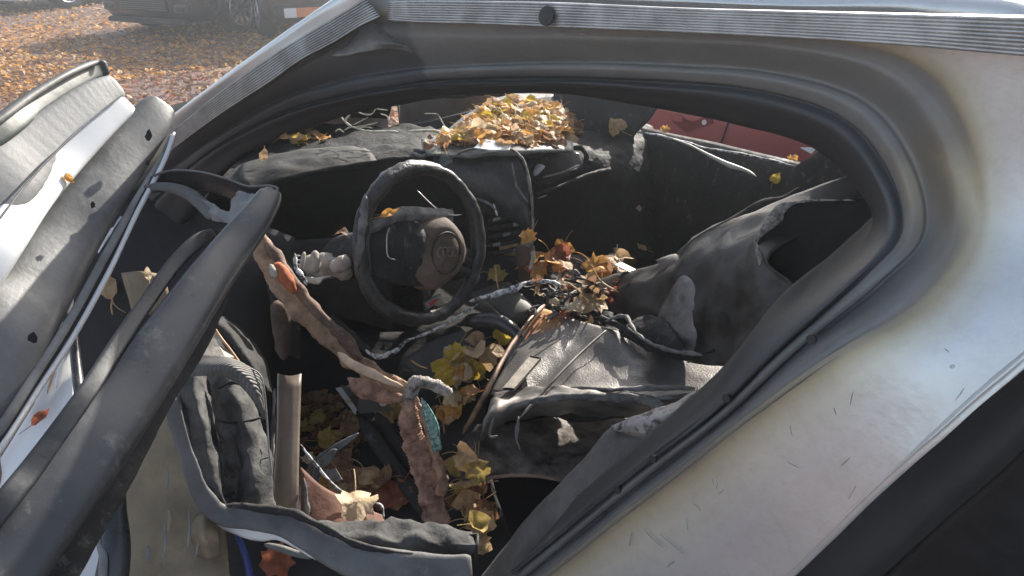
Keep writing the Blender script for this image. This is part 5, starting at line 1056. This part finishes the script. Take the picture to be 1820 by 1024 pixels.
# single leaves that stand out
ONE = [(905, 452, 42, 'tan', 1, 'pale tan leaf leaning on the left of the gear lever'), (885, 495, 36, 'olive', 0, 'olive yellow leaf on the console below the gear lever'),
 (938, 428, 30, 'orange', 0, 'small orange leaf on top of the gear lever knob'), (1052, 540, 58, 'tan', 0, 'large pinkish tan maple leaf lying on the burnt cables'), (1022, 552, 34, 'pale', 0, 'small tan lobed leaf left of the big one on the cables'),
 (985, 542, 22, 'pale', 1, 'pale curled leaf at the rusty corner of the seat'), (1095, 226, 34, 'tan', 1, 'single tan leaf propped up at the far end of the dashboard'), (820, 705, 42, 'yellow', 1, 'bright yellow leaf against the seat corner'),
 (895, 600, 38, 'yellow', 1, 'dull yellow leaf between the duct and the seat edge'), (845, 608, 36, 'tan', 1, 'tan heart-shaped leaf on the floor board, upper of two'), (868, 632, 52, 'tan', 1, 'broad tan leaf tucked against the seat front edge'),
 (830, 592, 20, 'pale', 2, 'tiny pale leaf on the dark floor board'), (683, 748, 42, 'tan', 0, 'tan maple leaf on the dark mat left of the strap'), (700, 728, 42, 'olive', 1, 'olive leaf behind the maple leaf on the mat'),
 (587, 858, 40, 'orange', 0, 'glowing orange leaf beside the braided strap'), (635, 905, 70, 'pale', 0, 'pale pink maple leaf on the rusty panel rim'), (598, 822, 22, 'orange', 1, 'small orange leaf above the braided straps'),
 (548, 822, 24, 'pale', 0, 'pale leaf scrap beside the metal post'), (700, 885, 62, 'russet', 0, 'russet maple leaf standing left of the crinkled strap'), (812, 830, 46, 'olive', 1, 'round olive leaf on the strap side of the seat valance'),
 (838, 835, 36, 'tan', 2, 'narrow tan leaf on the seat valance'), (855, 925, 60, 'brown', 0, 'long brown curled leaf between the seat and the pillar lining'), (855, 975, 40, 'tan', 0, 'tan leaf at the very foot of the pillar lining'),
 (195, 517, 60, 'tan', 2, 'lone tan leaf behind the open door seal'), (265, 497, 24, 'pale', 2, 'pale curled leaf scrap on the hinge panel'), (124, 330, 26, 'orange', 2, 'orange brown leaf scrap stuck on the bright door trim'),
 (75, 752, 34, 'russet', 2, 'russet leaf on the white door skin'), (608, 418, 26, 'brown', 1, 'dim leaf on the knee panel left of the steering wheel'), (692, 388, 30, 'orange', 2, 'orange brown leaf poking up behind the wheel spoke'),
 (470, 285, 30, 'tan', 2, 'thin curled leaf on the ashy dash end'), (765, 262, 26, 'brown', 1, 'brown leaf left of the glass flap'), (495, 1005, 60, 'russet', 0, 'russet leaf in the dark cavity under the sill seal'),
 (1182, 236, 18, 'orange', 0, 'flame-orange leaf on the passenger window sill, left end'), (1408, 288, 18, 'orange', 0, 'flame-orange leaf on the passenger window sill, right end'), (1378, 322, 20, 'yellow', 1, 'yellow leaf on the passenger door below the sill'),
 (1136, 376, 12, 'tan', 1, 'tiny tan leaf on the dark passenger door'), (1140, 445, 20, 'tan', 2, 'upright tan leaf at the back of the console'), (1098, 452, 16, 'tan', 1, 'small leaf at the far edge of the console')]
for a in ONE: leaf(a[0], a[1], a[2]*1.05, a[3], a[4], a[5], None, .022, .25, .7, 0)
# branches across the cowl
TW = mat('pale_twig', (.30, .28, .20), (.62, .58, .46), rough=.7, sc=40, bump=.5)
def twig(pts, label, w=4, parent=None, name='twig'):
    q = []
    for k, (x, y) in enumerate(pts):
        h = hit(x, min(y+0, y)); t = 1.98
        q.append((x, y, t, w*(1-.5*k/len(pts))))
    o = tube(name, q, TW, parent, n=5, seg=7, amp=.001, sc=100)
    if not parent: tag(o, label, 'twig')
    return o
br = twig([(795, 240), (772, 233), (745, 233), (722, 234)], 'pale branch lying along the cowl, right half by the leaf heap', 6)
twig([(708, 234), (680, 234), (650, 233), (625, 226), (612, 232)], 'pale branch lying along the cowl, left half with side shoots', 5)
twig([(626, 226), (614, 216), (622, 202), (622, 198)], 'crooked upright shoot at the left end of the cowl branch', 5)
for pts in ([(612, 216), (605, 207), (598, 206)], [(612, 204), (606, 205), (600, 204)]): twig(pts, 'forked tip beside the crooked shoot', 3, br, 'twig_fork')
twig([(634, 198), (646, 203), (660, 203), (668, 192), (664, 190)], 'fine zigzag twig above the cowl branch', 3)
twig([(676, 202), (688, 207), (692, 217), (702, 220)], 'fine bent twig right of the zigzag twig', 3)
twig([(668, 193), (680, 195), (690, 196)], 'short fine twig beside the zigzag twig', 2)
for pts in ([(630, 226), (655, 222), (672, 217)], [(630, 228), (650, 226), (662, 228)], [(628, 222), (642, 215), (655, 208)]): twig(pts, '', 2, br, 'twig_fork')
twig([(800, 238), (790, 224), (779, 204)], 'thin straight stem rising from the leaf heap', 2.5)
twig([(779, 203), (766, 202), (754, 202)], 'thin stem end lying level above the heap', 2)
twig([(709, 210), (710, 190), (710, 180)], 'hair-thin upright stem above the cowl', 1.2)
twig([(430, 300), (450, 292), (470, 286)], 'thin straw across the ashy dash end', 2)
twig([(596, 234), (603, 230), (612, 236)], 'stub of twig left of the branch', 3)
# stalks among the leaves
STK = mat('leaf_stalk', (.38, .22, .10), (.55, .36, .18), rough=.6, sc=20)
for k, pts in enumerate((((1000, 468), (995, 490), (985, 510)), ((1005, 500), (1030, 518), (1048, 540)), ((880, 470), (882, 492), (886, 515)), ((790, 700), (788, 745), (790, 770)), ((786, 870), (787, 905), (785, 930)), ((600, 872), (630, 873), (658, 880)), ((1050, 470), (1068, 500), (1100, 520)), ((730, 640), (745, 650), (760, 655)), ((200, 530), (198, 545), (200, 560)))):
    q = []
    for x, y in pts:
        h = hit(x, y); t = ((h[0]-CAM).dot(F) if h else 1.6)-.035; q.append((x, y, t, 3))
    m_ = min(a[2] for a in q); q = [(a[0], a[1], min(a[2], m_+.04), a[3]) for a in q]
    tag(tube('leaf_stalk', q, STK, None, seg=6), ['bare stalk by the gear lever clump', 'bare stalk leading to the large leaf on the cables', 'bare stalk above the olive console leaf', 'bare stalk along the green shard', 'bare upright stalk right of the crinkled strap', 'bright orange stalk across the rusty panel', 'long bare stalk beside the white tag', 'bare stalk left of the leaf drift by the knot', 'curled stalk under the lone leaf behind the door seal'][k], 'leaf stalk')
# pale edge and debris on the passenger sill
tube('sill_trim_strip', [(1130, 234, 2.38, 4), (1180, 243, 2.34, 4), (1250, 262, 2.26, 4), (1330, 276, 2.17, 4), (1412, 295, 2.09, 4)], WHTASH, BC, amp=.003, sc=60, seg=8)
tube('hanging_trim', [(1185, 243, 2.30, 3), (1225, 258, 2.24, 4), (1262, 277, 2.18, 6), (1295, 293, 2.12, 9), (1325, 303, 2.08, 6), (1345, 314, 2.05, 3)], mat('pale_trim', (.35, .36, .28), (.5, .5, .4), rough=.5, sc=20), BC, amp=.001, seg=8)
plate('white_tab', [(1422, 262, 1.95), (1452, 262, 1.93), (1442, 273, 1.93)], WHT, BC)

# fine marks on the bare pillar: scratches, drips and drops lying on the paint
rm = random.Random(21); DROP = mat('water', (.55, .57, .57), rough=.05, spec=1)
PIL = [(1180, 920), (1390, 760), (1560, 640), (1700, 560), (1780, 640), (1600, 820), (1400, 960), (1260, 1010)]
k_ = 0
while k_ < 14:
    x, y = rm.uniform(1180, 1800), rm.uniform(560, 1015)
    if not inpoly(x, y, PIL): continue
    k_ += 1; h = hit(x, y)
    if not h: continue
    if k_ % 5:
        a = rm.choice((.7, .9, 2.4, 1.6))+rm.uniform(-.3, .3); L_ = rm.uniform(8, 34); q = []
        for f in (-.5, 0, .5):
            g = hit(x+L_*f*math.cos(a)+rm.uniform(-1, 1), y+L_*f*math.sin(a))
            if g: q.append((*(g[0]+g[1]*.0002), rm.uniform(.00025, .0005)))
        if len(q) == 3: tube('paint_scratch', q, SCR, BC, world=True, seg=5, n=3)
    else:
        r0 = rm.uniform(.001, .002); nn = h[1]; a_ = nn.orthogonal().normalized(); b_ = nn.cross(a_); vs, fs = [h[0]+nn*r0*.45], []
        for j, (rr_, hh) in enumerate(((.6, .35), (1, 0))):
            for i in range(10): vs.append(h[0]+a_*r0*rr_*math.cos(i*.6283)+b_*r0*rr_*1.25*math.sin(i*.6283)+nn*r0*hh)
        for i in range(10): j = (i+1) % 10; fs += [(0, 1+i, 1+j), (1+i, 11+i, 11+j, 1+j)]
        link('water_drop', vs, fs, DROP, BC)
# ================================================================== thin haze added to mimic sun glare in the lens
def haze():
    m = bpy.data.materials.new('haze'); m.use_nodes = True; n = m.node_tree.nodes; n.remove(n['Principled BSDF'])
    v = n.new('ShaderNodeVolumePrincipled'); v.inputs['Density'].default_value = .014; v.inputs['Color'].default_value = (.86, .92, .97, 1)
    v.inputs['Anisotropy'].default_value = .84
    m.node_tree.links.new(v.outputs[0], n['Material Output'].inputs['Volume'])
    x, y, z0, z1 = 155, 155, -1.2, 2.4
    vs = [(a, b, c) for c in (z0, z1) for a, b in ((-x, -y), (x, -y), (x, y), (-x, y))]
    fs = [(3, 2, 1, 0), (4, 5, 6, 7), (0, 1, 5, 4), (1, 2, 6, 5), (2, 3, 7, 6), (3, 0, 4, 7)]
    o = link('haze', vs, fs, m, None, False); tag(o, 'thin bluish haze added over the whole place to mimic sun glare', 'haze', kind='stuff')
haze()
